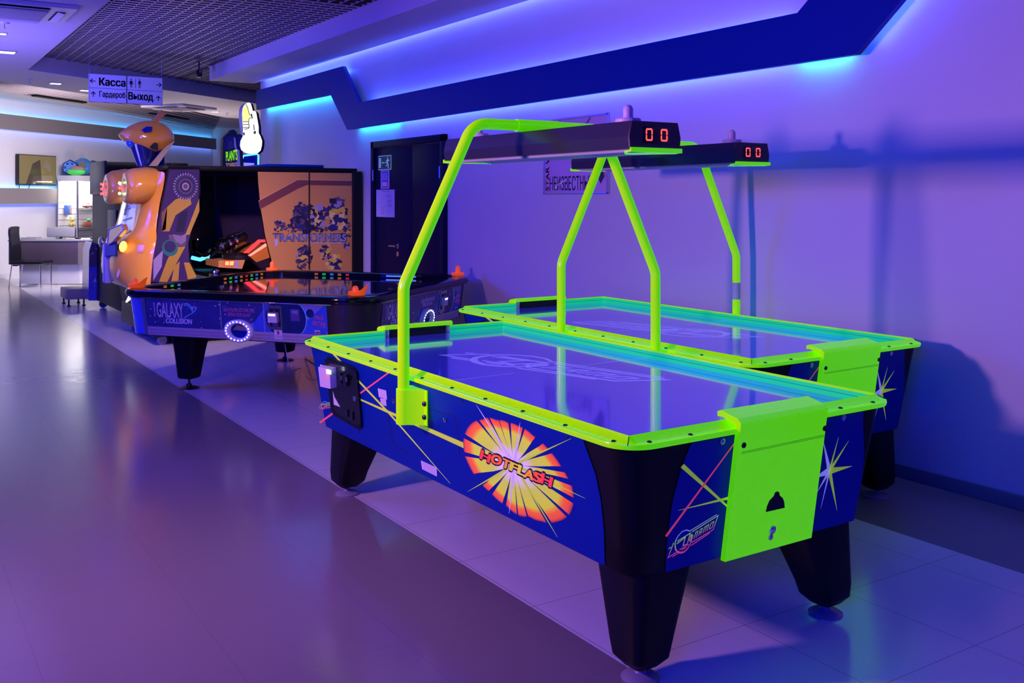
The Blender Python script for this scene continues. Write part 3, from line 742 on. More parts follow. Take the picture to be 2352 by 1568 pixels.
for q in (((424, 745), (448, 752), (452, 810), (428, 803)), ((466, 758), (492, 766), (496, 838), (470, 828))): slotbox([z2(*p) for p in q], .006, M_black, 'coin_return')
bolt(L_(*z2(503, 655), .016), LEFN, .013, M_chrome, door, 'lock'); bolt(L_(*z2(378, 347), .012), LEFN, .006, M_black, door, 'screw'); bolt(L_(*z2(443, 855), .012), LEFN, .006, M_black, door, 'screw')
f = MB(); f.prism([L_(*z2(*p), .0165) for p in ((315, 590), (330, 640), (378, 725), (325, 705))], LEFN*.0006, M_paper); f.build('sticker', door)
# legs with levelling feet
def leg(sx, sy):
    f = MB(); cxo = TX+sx*.65; cyo = TY+sy*1.3475
    rg = []
    for z, ins, hw in ((.372, .255, .125), (.365, .255, .125), (.12, .207, .082), (.075, .203, .074), (.045, .201, .045)):
        cx_, cy_ = cxo-sx*ins, cyo-sy*ins*0.86
        rg.append([V(a, b, z) for a, b in rrect(cx_-hw, cx_+hw, cy_-hw, cy_+hw, hw*.42, 4)])
    rg.reverse(); f.loft(rg, M_blackm); o = f.build('leg', tb)
    f = MB(); f.lathe([(0.062, 0), (0.063, .005), (.045, .016), (.020, .021), (.014, .030), (.014, .048), (0, .048)], (cxo-sx*.20, cyo-sy*.172, 0), M_foot, 28)
    f.build('levelling_foot', o)
for sx in (-1, 1):
    for sy in (-1, 1): leg(sx, sy)
# overhead arch and scoreboard
AX0, AX1, AY = 1.838, 3.216, 3.662
f = MB()
path = arc_path([(AX0, AY, .62), (AX0, AY, 1.185), (AX0+.335, AY, 1.875), (AX1-.335, AY, 1.875), (AX1, AY, 1.185), (AX1, AY, .62)], .11, 9)
f.tube(path, .0245, M_neon, 20); arch = f.build('overhead_arch', tb)
f = MB(); f.tube([(2.40, AY, 1.875), (2.62, AY, 1.875)], .0275, M_neon, 20); f.tube([(2.398, AY, 1.875), (2.402, AY, 1.875)], .0285, M_neon, 20); f.build('sleeve', arch)
for sx, ax in ((-1, AX0), (1, AX1)):
    f = MB(); wall = TX+sx*(.625)
    sec = [(AX0, -1)]
    a_ = ax+sx*.030
    pts = [(wall, AY+.050), (ax, AY+.031)]+[(ax+sx*.031*math.sin(k*math.pi/10), AY+.031*math.cos(k*math.pi/10)) for k in range(1, 10)]+[(ax, AY-.031), (wall+sx*.016, AY-.068), (wall+sx*.005, AY-.078), (wall+sx*.005, AY-.098), (wall, AY-.098)]
    f.prism([V(px, py, .615) for px, py in pts], (0, 0, .145), M_neon); br = f.build('bracket', tb)
    for zz in (.65, .705):
        bolt((wall+sx*.008, AY-.083, zz), (sx, -.5, 0), .011, M_black, br)
sb0, sb1, sbx, sbz0, sbz1 = 2.878, 4.325, 2.527, 1.738, 1.845
f = MB()
sec = [(-.128, sbz0), (-.133, 1.785), (-.118, 1.845), (.118, 1.845), (.133, 1.785), (.128, sbz0)]
f.loft([[V(sbx+a*.98, sb0, b) for a, b in sec], [V(sbx+a, sb0+.006, b) for a, b in sec], [V(sbx+a, sb1-.006, b) for a, b in sec], [V(sbx+a*.98, sb1, b) for a, b in sec]][::-1], mat('scoreboard_black', (0.020, 0.014, 0.022), 0.35))
sb = f.build('scoreboard', tb, sharp=20)
f = MB(); f.bb((sbx-.105, sb0+.02, sbz0-.012), (sbx+.105, sb1-.02, sbz0+.001), mat('tray_grey', (0.40, 0.42, 0.44), 0.4), .003); f.build('light_tray', sb)
for ye, s in ((sb0, 1), (sb1, -1)):
    f = MB(); f.prism([V(sbx-.130, ye-s*.006, sbz0-.010), V(sbx+.130, ye-s*.006, sbz0-.010), V(sbx+.130, ye+s*.03, sbz0-.014), V(sbx+.02, ye+s*.16, sbz0-.014), V(sbx-.02, ye+s*.16, sbz0-.014), V(sbx-.130, ye+s*.03, sbz0-.014)], (0, 0, .006), M_neon)
    f.bb((sbx-.131, ye-s*.010, sbz0-.012), (sbx+.131, ye-s*.003, sbz0+.006), M_neon, .002); f.build('end_plate', sb)
    f = MB(); f.bb((sbx-.062, ye-s*.004, 1.762), (sbx+.070, ye+s*.004, 1.825), mat('display_glass', (0.012, 0.002, 0.003), 0.15), .002)
    disp = f.build('display', sb)
    for dx in (-.036, .040):
        f = MB(); hw, hz = .014, .021; cz = 1.794; yy = ye-s*.0055
        segs = [((-hw, hz), (hw, hz)), ((-hw, -hz), (hw, -hz)), ((-hw, hz*.93), (-hw, hz*.08)), ((-hw, -hz*.93), (-hw, -hz*.08)), ((hw, hz*.93), (hw, hz*.08)), ((hw, -hz*.93), (hw, -hz*.08))]
        for a, b in segs: f.stroke([a, b], .0062, M_red, lambda u, v, d=dx: V(sbx+d+u, yy, cz+v))
        f.build('digit', disp)
# second table
tb2 = moved(tb, (TX+1.395, TY+0.815, 0), 0, 'farther neon air hockey table standing close against the right wall')
for c in [q for q in COL.objects if q.parent is tb2 and q.name.startswith('playing_field')]: c.rotation_euler = (0, 0, math.pi)
for c in [q for q in COL.objects if q.parent is tb2 and q.name.startswith('overhead_arch')]:
    f = MB(); f.tube([(AX1, AY, .905), (AX1, AY, 1.012)], .0252, mat('grey_tape', (0.45, 0.62, 0.50), 0.5), 20); tp_ = f.build('tape', tb); tp_.parent = c
# ivory mallets left on the scoreboards
M_mal = mat('ivory_plastic', (0.72, 0.58, 0.58), 0.4)
def mallet(loc, m, label, group, tilt=None, s=1.0):
    o = thing('mallet', label, 'mallet', loc, 0, group)
    f = MB(); pr = [(.050, 0), (.052, .004), (.052, .020), (.047, .024), (.036, .022), (.030, .014), (.022, .014)]
    f.lathe([(r*s, z*s) for r, z in [(.047, 0), (.052, .004), (.052, .018), (.048, .023), (.040, .023), (.034, .012), (.0, .012)]], (0, 0, 0), m, 30); f.build('base', o, local=True)
    f = MB(); f.lathe([(r*s, z*s) for r, z in [(.026, .010), (.021, .022), (.020, .045), (.021, .058), (.017, .070), (.009, .077), (0, .079)]], (0, 0, 0), m, 24); f.build('knob', o, local=True)
    if tilt: o.rotation_euler = tilt
    return o
mallet((2.525, 3.04, 1.8455), M_mal, 'ivory mallet on the near end of the front scoreboard', 'ivory mallets')
mallet((2.50, 4.16, 1.8455), M_mal, 'ivory mallet on the far end of the front scoreboard, beside the green arch', 'ivory mallets')
mallet((2.525+1.395, 3.04+.80, 1.8455), M_mal, 'ivory mallet on the scoreboard nearest the wall', 'ivory mallets')

# ================================================================ four sided arcade table with star prints
GC, GR = V(3.137, 8.07, 0), math.radians(38.3)
ga_ = thing('four_player_table', 'dark glossy four sided air hockey table with star field prints, beside the orange cabinet', 'air hockey table', GC, GR)
GM = FRAME[ga_.name]
def W(x, y, z): return GM @ V(x, y, z)
def Wd(x, y, z): return (GM.to_3x3() @ V(x, y, z)).normalized()
def gring(a, r, z, seg=8): return [V(px, py, z) for px, py in rrect(-a, a, -a, a, r, seg)]
GA0, GA1, GZ0, GZ1 = 1.105, 1.070, 0.775, 0.475
f = MB(); f.loft([gring(1.07, .27, .470), gring(GA1, .28, .476), gring(GA0, .30, GZ0)], mat('carbon_grey', (0.030, 0.024, 0.030), 0.28, noise=.3, nscale=140)); gbody = f.build('cabinet', ga_, local=True)
f = MB()
f.loft([gring(1.10, .30, .768), gring(1.135, .32, .775), gring(1.145, .33, .800), gring(1.135, .32, .826), gring(1.10, .30, .834), gring(1.02, .22, .834), gring(1.00, .20, .826), gring(1.00, .20, .790)], M_blackg, False, False)
grim = f.build('rim', ga_, local=True, sharp=55)
f = MB(); f.loft([gring(1.005, .2, .775), gring(1.005, .2, .792)], mat('black_glass_field', (0.004, 0.006, 0.05), 0.04, coat=1.0, spec=0.8), False, True); gfield = f.build('playing_field', ga_, local=True)
# coloured lamps round the inside of the rim
cols = [(1, .25, .02), (.02, 1, .12), (.12, .4, 1), (1, .3, .02), (1, .05, .03), (.02, 1, .15), (.1, .35, 1), (1, .3, .03)]
def rimlight(ax, s, t0, n, dt):
    for k in range(n):
        t = t0+k*dt; m = emit('rim_%d' % (k % 8), cols[k % 8], 1.0)
        for hz in (.804, .8155):
            f = MB()
            if ax == 'x': f.bb((s*.997-.003, t-.017, hz-.0016), (s*.997+.003, t+.017, hz+.0016), m)
            else: f.bb((t-.017, s*.997-.003, hz-.0016), (t+.017, s*.997+.003, hz+.0016), m)
            f.build('rim_lamp', grim, local=True)
rimlight('y', 1, -.62, 3, .09); rimlight('y', 1, .22, 8, .085); rimlight('x', 1, .50, 5, -.085)
f = MB(); f.bb((.985, -.62, .797), (.996, -.20, .826), M_blackg, .003); f.bb((.982, -.57, .803), (.986, -.26, .818), emit('blue_tube', (0.10, 0.22, 1.0), 0.9)); f.build('score_window', grim, local=True)
# printed sides: local frame of each side is turned by a quarter
M_star = mat('star_print_night', (0.06, 0.08, 0.34), 0.22, 0.45, coat=0.5, noise=.5, nscale=5)
M_neb = mat('star_print_blue', (0.05, 0.12, 0.62), 0.2, coat=0.5, noise=.4, nscale=4)
M_nebl = mat('star_print_pale', (0.22, 0.20, 0.62), 0.25, coat=0.4, noise=.25, nscale=6)
M_planet = mat('planet_print', (0.010, 0.030, 0.14), 0.25, coat=.4, noise=.5, nscale=9)
M_vio = mat('violet_letters', (0.42, 0.30, 0.85), 0.3, em=(0.3, 0.2, 0.75), es=0.15)
M_pink = mat('pink_letters', (0.60, 0.14, 0.55), 0.3, em=(0.5, 0.1, 0.5), es=0.10)
M_sky = mat('sky_letters', (0.15, 0.40, 0.95), 0.3, em=(0.1, 0.3, 0.9), es=0.12)
M_alu = mat('grooved_aluminium', (0.60, 0.54, 0.60), 0.35, 0.35)
M_starw = mat('star_white', (0.8, 0.8, 0.95), 0.4, em=(0.7, 0.7, 1.0), es=0.25)
def side(k, full):
    rz = Matrix.Rotation(k*math.pi/2, 3, 'Z')
    sl_ = (GA0-GA1)/(GZ0-GZ1)
    def F(t, z, o=.003):                                 # t runs along the side, left to right from outside
        x = GA1+(z-GZ1)*sl_; return rz @ V(-x-o, -t, z)
    N = (rz @ V(-1, 0, -sl_)).normalized()
    H_ = .80
    f = MB()
    ts = [-H_, -.115, .265, H_]
    for a, b, m in zip(ts[:-1], ts[1:], (M_star, M_star, M_neb)):
        f.poly([F(a, .545), F(b, .545), F(b, .765), F(a, .765)], m)
    rr = random.Random(11+k)
    f.poly([F(.02, .545, .0034), F(.265, .545, .0034), F(.265, .72, .0034), F(.18, .62, .0034)], M_neb)
    # planet and pale nebula
    pcx, pcz = .455, .655
    f.poly([F(.60, .765, .0034), F(.56, .71, .0034), F(.60, .62, .0034), F(.70, .70, .0034), F(.78, .765, .0034)], M_nebl)
    def clipz(z): return min(.765, max(.545, z))
    f.poly([F(pcx+.175*math.cos(q*math.pi/18), clipz(pcz+.160*math.sin(q*math.pi/18)), .0038) for q in range(36)], M_sky)
    f.poly([F(pcx-.004+.172*math.cos(q*math.pi/18), clipz(pcz+.156*math.sin(q*math.pi/18)), .0042) for q in range(36)], M_planet)
    f.poly([F(.655+.036*math.cos(q*math.pi/12), .700+.036*math.sin(q*math.pi/12), .0046) for q in range(24)], M_sky)
    f.poly([F(.659+.033*math.cos(q*math.pi/12), .701+.034*math.sin(q*math.pi/12), .0050) for q in range(24)], M_planet)
    for q in range(70):
        t, z = rr.uniform(-.79, .79), rr.uniform(.55, .76); s = rr.choice((.0014, .0016, .0022, .0036))
        if abs(t-.45) < .19: continue
        f.poly([F(t+s*math.cos(e*math.pi/3), z+s*math.sin(e*math.pi/3), .0037) for e in range(6)], M_starw)
    def tx(s, t0, t1, z0, z1, m, bold=0.0, sk=0.0, rise=0.0):
        f.text(s, [F(t0, z0, .0052), F(t1, z0+rise, .0052), F(t1+sk, z1+rise, .0052), F(t0+sk, z1, .0052)], m, bold, n=N, off=0)
    for s_, mm, bb_ in (('GALAXY', M_vio, .0),):
        tx(s_, -.700, -.455, .622, .738, mm, .012)
    f.text('QUASAIR', [F(-.712, .625, .0052), F(-.712, .738, .0052), F(-.730, .738, .0052), F(-.730, .625, .0052)], M_vio, 0.01, n=N, off=0)
    tx('COLLISION', -.625, -.385, .578, .616, M_vio, .045, .006)
    FF = lambda t, z: F(-.445+(t+.325)*1.05, z, .0054)
    f.stroke([(-.325, .733), (-.30, .738), (-.275, .730), (-.255, .705), (-.245, .682)], .006, M_sky, FF); f.stroke([(-.325, .722), (-.30, .725), (-.28, .716), (-.262, .695), (-.250, .668), (-.335, .622)], .005, M_sky, FF)
    f.stroke([(-.262, .700), (-.238, .706), (-.216, .710), (-.225, .690), (-.245, .672)], .006, M_sky, FF); f.stroke([(-.255, .712), (-.228, .722)], .005, M_pink, FF)
    tx('EACH PLAYER GETS FIVE LIVES', -.085, .185, .690, .718, M_pink if full else M_vio, .01); tx('DEFEND YOUR GALAXY', -.05, .15, .655, .682, M_pink if full else M_vio, .01)
    tx('JOIN-IN', .690, .765, .655, .692, M_pink, .02, .004, -.012); tx('ANYTIME!', .675, .785, .615, .652, M_pink, .02, .004, -.016)
    f.poly([F(.69, .552, .005), F(.735, .552, .005), F(.735, .578, .005), F(.69, .578, .005)], M_paper); f.poly([F(.695, .555, .0054), F(.732, .555, .0054), F(.732, .568, .0054), F(.695, .568, .0054)], mat('label_plum', (0.25, 0.05, 0.12), 0.5))
    f.poly([F(.495, .640, .0052), F(.570, .640, .0052), F(.570, .728, .0052), F(.495, .728, .0052)], mat('label_violet', (0.10, 0.07, 0.28), 0.4))
    for q in range(3): f.stroke([(.508, .715-.008*q), (.557, .713-.008*q)], .0025, M_paper, lambda t, z: F(t, z, .0058))
    sp = f.build('side_print', ga_, local=True, sharp=180)
    f = MB()
    f.poly([F(-H_, .477, .004), F(H_, .477, .004), F(H_, .545, .004), F(-H_, .545, .004)], M_alu)
    for zz in (.492, .500, .516, .524): f.stroke([(-H_, zz), (H_, zz)], .0022, M_base, lambda t, z: F(t, z, .0046))
    for t in (-.115, .265): f.stroke([(t, .478), (t, .765)], .006, M_alu, lambda t, z: F(t, z, .0050))
    f.tube([F(-.84, .770, .006), F(.84, .770, .006)], .006, M_chrome, 8)
    f.build('trim', ga_, local=True, sharp=180)
    # oval puck return with lamps
    oc, oz = .045, .545
    f = MB(); rings = []
    for sc_, o in ((1.0, .003), (1.0, .030), (.93, .036), (.70, .036), (.64, .030), (.62, .004)):
        rings.append([F(oc+.125*sc_*math.cos(q*math.pi/20), oz+.088*sc_*math.sin(q*math.pi/20), o) for q in range(40)])
    f.grid(rings, mat('ring_white', (0.85, 0.84, 0.88), 0.3), True); og = f.build('puck_return', ga_, local=True, sharp=60)
    f = MB(); f.poly([F(oc+.078*math.cos(q*math.pi/20), oz+.055*math.sin(q*math.pi/20), .006) for q in range(40)], M_navy)
    f.poly([F(oc-.06, oz+.005, .008), F(oc+.07, oz+.002, .008), F(oc+.055, oz+.035, .008), F(oc-.02, oz+.045, .008)], M_taupe); f.build('chute', og, local=True)
    for q in range(20):
        a = q*math.pi/10; f = MB(); f.ball(F(oc+.1025*math.cos(a), oz+.0715*math.sin(a), .036), .0062, emit('white_lamp_a' if full else 'white_lamp_b', (0.70, 0.78, 1.0), 2.2 if full else 4.5), 8, 6); f.build('lamp', og, local=True)
    # coin unit
    f = MB(); cu = [(.305, .570), (.425, .570), (.425, .752), (.305, .752)]
    f.prism([F(t, z, .002) for t, z in cu], N*.012, M_steel)
    f.prism([F(t, z, .0142) for t, z in ((.320, .592), (.412, .592), (.412, .728), (.320, .728))], N*.001, M_dark); co = f.build('coin_unit', ga_, local=True)
    f = MB(); f.prism([F(t, z, .0152) for t, z in ((.322, .628), (.400, .628), (.400, .700), (.322, .700))], N*.03, M_whitep); cd_ = f.build('card_reader', co, local=True)
    f = MB(); f.prism([F(t, z, .0455) for t, z in ((.330, .676), (.388, .676), (.388, .690), (.330, .690))], N*.001, emit('screen', (0.75, 0.85, 1.0), 2.2)); f.build('screen', cd_, local=True)
    f = MB(); f.prism([F(t, z, .0152) for t, z in ((.345, .596), (.392, .596), (.392, .626), (.345, .626))], N*.004, M_chrome); f.build('coin_slot', co, local=True)
    f = MB(); f.lathe([(.008, 0), (.008, .004), (0, .005)], F(.366, .714, .0152), M_chrome, 12, N); f.build('lock', co, local=True)
    f = MB(); f.poly([F(t, z, .0052) for t, z in ((.345, .495), (.415, .495), (.415, .566), (.345, .566))], M_paper)
    f.poly([F(t, z, .0056) for t, z in ((.372, .530), (.388, .530), (.388, .548), (.394, .548), (.380, .563), (.366, .548), (.372, .548))], mat('arrow_red', (0.6, 0.02, 0.03), 0.5))
    for zz in (.520, .508): f.stroke([(.350, zz), (.410, zz)], .005, M_grey, lambda t, z: F(t, z, .0056))
    f.build('sticker', co, local=True, sharp=180)
for k in range(4): side(k, k == 0)
# corner dressing: blue skin and steel strips on the corner nearest the orange cabinet
f = MB(); cor = [(q[0], q[1]) for q in rrect(-1, 1, -1, 1, .28, 10)]
def corner_skin(c0, c1, g, z0, z1, m, mb):
    """strip of the rounded corner number c0 (0..3 anticlockwise from +x+y), between fractions of its arc"""
    sx, sy, a0 = ((1, 1, 0), (-1, 1, 90), (-1, -1, 180), (1, -1, 270))[c0]; rows = []
    for z in (z0, z1):
        A = GA1+(z-GZ1)*(GA0-GA1)/(GZ0-GZ1); R = .28+.02*(z-GZ1)/(GZ0-GZ1); row = []
        for k in range(11):
            an = math.radians(a0+90*lerp(c1, g, k/10)); row.append(V(sx*(A-R)+(R+.004)*math.cos(an), sy*(A-R)+(R+.004)*math.sin(an), z))
        rows.append(row)
    mb.grid(rows, m)
corner_skin(1, .10, .90, .478, .765, M_neb, f); f.build('corner_skin', ga_, local=True)
f = MB(); corner_skin(1, .90, .99, .478, .765, M_steel, f); corner_skin(1, .0, .06, .478, .765, M_steel, f); f.build('corner_strip', ga_, local=True)
# legs with screw feet
for sx in (-1, 1):
    for sy in (-1, 1):
        f = MB(); rg = []
        for z, hw, o in ((.085, .062, 0), (.095, .072, 0), (.30, .098, .005), (.475, .125, .01)):
            rg.append([V(sx*(.725-o)+px, sy*(.68-o)+py, z) for px, py in rrect(-hw, hw, -hw, hw, hw*.4, 4)])
        f.loft(rg, M_blackm); lg = f.build('leg', ga_, local=True)
        f = MB(); f.lathe([(.080, 0), (.082, .006), (.060, .014), (.024, .018), (.022, .036), (.009, .038), (.009, .09), (0, .09)], (sx*.725, sy*.68, 0), M_black, 24); f.build('screw_foot', lg, local=True)
# orange mallets on its corners
def omallet(px, py, label, tilt=None, dz=0):
    p = W(px, py, 0); o = mallet((p.x, p.y, .8345+dz), M_orange, label, 'orange mallets', tilt, 1.15)
    return o
omallet(.99, .99, 'orange mallet upright on the back corner of the star print table, before the amber cabinet')
omallet(.99, -.99, 'orange mallet upright on the right hand corner of the star print table, by the wall')
for px, py, lb in ((-.985, -.985, 'orange mallet with a flared brim on the near corner of the star print table'), (-.985, .985, 'orange mallet with a flared brim on the star print table, under the orange cabinet')):
    p = W(px, py, 0); o = thing('mallet', lb, 'mallet', (p.x, p.y, .8345), -TH, 'orange mallets')
    f = MB(); n = 32; rows = []
    for r, z, k in ((.052, 0, 0), (.060, .004, 0), (.064, .018, .5), (.066, .030, 1), (.060, .030, 1), (.054, .018, .5), (.030, .012, 0), (.001, .012, 0)):
        row = []
        for q in range(n):
            a = 2*math.pi*q/n; up = k*.052*max(0, math.cos(a))**2
            row.append(V(r*math.cos(a)*(1+.28*k*max(0, math.cos(a))), r*math.sin(a), z+up))
        rows.append(row)
    f.loft(rows, M_orange); f.build('base', o, local=True)
    f = MB(); f.lathe([(.026, .010), (.023, .03), (.023, .052), (.018, .064), (.009, .070), (0, .071)], (-.012, 0, 0), M_orange, 24); f.build('knob', o, local=True)

# ================================================================ amber shooting cabinet with orange figure shell
YS, YE = 10.55, 12.20
def A_(x, y, o=0.0): return ony(x, y, YS-o)
cab = thing('arcade_cabinet', 'large amber and black sit-in arcade cabinet with an orange sculpted back', 'arcade game', (3.5, 11.4, 0))
def zz3(x, y): return (180+x*.31894, 220+y*.31894)
def zz5(x, y): return (590+x*.15944, 380+y*.15944)
spr = [(592, 391), (593, 420), (599, 480), (609, 540), (622, 590), (632, 640)]
def side_poly(Y):
    pts = [ony(x, y, YS) for x, y in spr]
    pts = [V(p.x, Y, p.z) for p in pts]; pts[0].z = 1.84
    return pts+[V(3.75, Y, .60), V(3.75, Y, .10), V(4.63, Y, .10), V(4.63, Y, 1.84)]
f = MB(); f.prism(side_poly(YS), (0, .045, 0), M_amber, M_blackm); sp_ = f.build('screen_side', cab)
f = MB(); f.prism(side_poly(YE-.045), (0, .045, 0), mat('inner_violet', (0.035, 0.022, 0.09), 0.3)); f.build('screen_side', cab)
# print on the side: grey-brown roof line, heap of machine shapes, title
f = MB(); 
def AP(x, y, o): return A_(*zz5(x, y), o)
f.poly([AP(*p, .0012) for p in ((22, 515), (585, 208), (1365, 222), (1365, 292), (720, 282), (600, 330), (45, 632))], M_ambd)
for a, b in (((22, 512), (585, 206)), ((585, 206), (1365, 218))):
    laser(f, a, b, 5, 5, mat('amber_light', (0.75, 0.42, 0.25), 0.4), lambda x, y, o: AP(x, y, .0016))
rr = random.Random(5)
M_mech = [mat('machine_%d' % k, c, 0.4) for k, c in enumerate(((0.015, 0.010, 0.05), (0.03, 0.02, 0.10), (0.10, 0.06, 0.14), (0.30, 0.24, 0.45), (0.62, 0.42, 0.05), (0.70, 0.52, 0.20), (0.02, 0.02, 0.16)))]
def heap(cx, cy, rx, ry, n, ws, o0):
    for k in range(int(n*1.7)):
        a = rr.uniform(0, 6.283); q = math.sqrt(rr.random()); x, y = cx+rx*q*math.cos(a), cy+ry*q*math.sin(a); s = rr.uniform(.16, .50)*min(rx, ry); th = rr.uniform(0, 6.28)
        m = rr.choices(M_mech, ws)[0]; nn = rr.choice((3, 4, 4, 5))
        pts = [(x+s*rr.uniform(.5, 1.2)*math.cos(th+e*6.283/nn)*1.3, y+s*rr.uniform(.5, 1.2)*math.sin(th+e*6.283/nn)) for e in range(nn)]
        pts = [(min(1360, px), min(1500, py)) for px, py in pts]
        f.poly([AP(*p, o0+k*.00003) for p in pts], m)
dkw = (5, 5, 3, 2, 1, 0, 3); mxw = (3, 3, 3, 3, 3, 2, 3)
for cx, cy, rx, ry, n, ws in ((690, 740, 150, 210, 46, dkw), (850, 720, 140, 190, 40, mxw), (1140, 700, 130, 220, 44, mxw), (320, 870, 70, 90, 16, dkw), (500, 900, 120, 60, 16, dkw), (1290, 1000, 70, 200, 26, dkw), (680, 1320, 110, 170, 34, dkw), (1000, 1250, 90, 120, 22, mxw), (1110, 1400, 110, 100, 22, mxw), (850, 900, 160, 60, 20, dkw)):
    heap(cx, cy, rx, ry, n, ws, .0020)
def title(s, x0, x1, y0, y1, m, o, bold, grow=0):
    f.text(s, [AP(x0-grow, y1+grow, o), AP(x1+grow, y1+4+grow, o), AP(x1+grow, y0+4-grow, o), AP(x0-grow, y0-grow, o)], m, bold, n=(0, -1, 0), off=0)
M_ttl = mat('title_lilac', (0.36, 0.32, 0.80), 0.3, em=(.3, .28, .8), es=.12)
title('TRANSFORMERS', 240, 1285, 985, 1085, M_ink, .0044, .03, 9); title('TRANSFORMERS', 240, 1285, 985, 1085, M_ttl, .0052, .03)
f.poly([AP(*p, .0054) for p in ((258, 1060), (300, 1060), (300, 1140), (265, 1165))], M_ttl)
title('HUMAN ALLIANCE', 735, 1270, 1097, 1124, M_ttl, .0052, .0)
laser(f, (755, 80), (755, 1500), 22, 22, M_dark, lambda x, y, o: AP(x, y, .0062))
f.build('side_print', sp_, sharp=180)
# housing behind, screen hood, roof
f = MB(); f.bb((4.63, YS-.03, .10), (4.745, YE, 1.86), M_blackm, .01); f.bb((4.20, YS+.05, .10), (4.63, YE-.05, 1.84), M_blackm); f.build('screen_housing', cab)
f = MB(); f.poly([V(4.19, YS+.10, .85), V(4.19, YE-.10, .85), V(4.19, YE-.10, 1.6), V(4.19, YS+.10, 1.6)][::-1], mat('screen_dark', (0.01, 0.012, 0.03), 0.1, em=(.05, .08, .3), es=.15)); f.build('screen', cab)
f = MB(); f.bb((2.50, YS+.0, 1.842), (4.70, YE, 1.895), M_blackm, .012); f.bb((3.62, YS+.02, 1.895), (4.30, YE-.5, 1.93), M_navy, .015); f.build('roof', cab)
f = MB(); f.bb((2.85, YE-.05, .10), (3.5, YE-.01, 1.84), mat('inner_teal', (0.004, 0.03, 0.09), 0.3)); f.build('back_curtain', cab)
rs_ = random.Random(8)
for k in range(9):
    f = MB(); f.ball((rs_.uniform(2.95, 3.3), YE-.055, rs_.uniform(.9, 1.6)), .006, emit('spark', (0.7, 0.75, 1.0), 4), 6, 4); f.build('reflection_dot', cab)  # glowing dots stand in for reflected lights on the dark curtain
f = MB(); f.bb((2.42, YS+.02, .10), (4.63, YE-.02, .36), M_blackm, .02); f.build('floor_platform', cab)
for px, py in ((2.54, 10.72), (2.54, 12.0), (3.6, 10.7), (3.6, 12.0)):
    f = MB(); f.lathe([(.045, -.018), (.05, -.012), (.05, .012), (.045, .018)], (px, py, .05), M_grey, 18, (0, 1, 0)); f.tube([(px, py, .05), (px, py, .12)], .012, M_steel, 8); f.build('caster', cab)
# rear: side with machine print
rear = [(386, 381), (459, 383), (461, 440), (449, 500), (431, 560), (438, 600), (455, 640)]
rp = [A_(*p) for p in rear]; rp = rp+[V(2.93, YS, .36), V(2.43, YS, .36)]+[A_(*p) for p in ((345, 655), (360, 560), (376, 460))]
f = MB(); f.prism(rp, (0, YE-YS, 0), M_blackm); rearb = f.build('seat_back', cab)
f = MB()
def RP(x, y, o): return A_(*zz3(x, y), o)
f.poly([RP(*p, .0015) for p in ((655, 530), (870, 530), (870, 690), (845, 870), (790, 1060), (800, 1200), (860, 1320), (520, 1340), (535, 1180), (600, 820))], mat('machine_purple', (0.05, 0.025, 0.11), 0.2, coat=.5))
M_mustard = mat('mustard_print', (0.42, 0.25, 0.04), 0.25, coat=.5); M_mu2 = mat('mustard_dark', (0.20, 0.10, 0.05), 0.25, coat=.5)
for poly, m in ((((600, 975), (640, 800), (700, 745), (800, 710), (815, 780), (700, 860), (655, 975)), M_mustard), (((770, 1000), (870, 740), (872, 830), (800, 1000)), M_mustard), (((640, 1180), (690, 1090), (770, 1085), (720, 1180), (640, 1340), (580, 1340)), M_mustard), (((760, 1200), (800, 1200), (855, 1305), (790, 1325)), M_mustard), (((690, 1230), (730, 1190), (720, 1330), (670, 1335)), M_mustard), (((600, 840), (640, 800), (630, 960), (600, 975)), M_mu2), (((650, 1000), (780, 1000), (770, 1080), (660, 1090)), M_mech[2]), (((720, 850), (790, 820), (760, 980), (700, 980)), M_mech[0]), (((540, 1180), (610, 1110), (600, 1230), (540, 1330)), M_mech[3])):
    f.poly([RP(*p, .0022) for p in poly], m)
for q in range(4):
    y_ = 1000+q*14; f.stroke([(680+q*6, y_), (740, y_+20), (775, y_-6)], 6, M_mech[3], lambda x, y: RP(x, y, .0030))
gx, gy = 772, 652
f.poly([RP(gx+88*math.cos(q*math.pi/16), gy+95*math.sin(q*math.pi/16), .0024) for q in range(32)], M_mech[1])
for q in range(28):
    a = q*math.pi/14; f.stroke([(gx+74*math.cos(a), gy+80*math.sin(a)), (gx+90*math.cos(a), gy+98*math.sin(a))], 7, M_mech[3], lambda x, y: RP(x, y, .0030))
for r_, m in ((52, M_mech[2]), (40, M_mech[0]), (26, M_mech[3]), (16, M_mech[2])): f.poly([RP(gx+r_*math.cos(q*math.pi/12), gy+r_*1.08*math.sin(q*math.pi/12), .0034+.0001*(60-r_)) for q in range(24)], m)
f.poly([RP(660+58*math.cos(q*math.pi/12), 1095+60*math.sin(q*math.pi/12), .0030) for q in range(24)], mat('teal_print', (0.03, 0.16, 0.16), 0.3)); f.poly([RP(660+42*math.cos(q*math.pi/12), 1085+42*math.sin(q*math.pi/12), .0034) for q in range(24)], M_mech[1])
f.build('machine_print', rearb, sharp=180)
f = MB(); f.bb((2.60, YS+.05, 1.895), (2.78, YS+.35, 1.92), M_blackm, .01); f.bb((2.64, YS+.5, 1.895), (2.80, YS+.9, 1.925), M_blackm, .01); f.build('roof_box', cab)
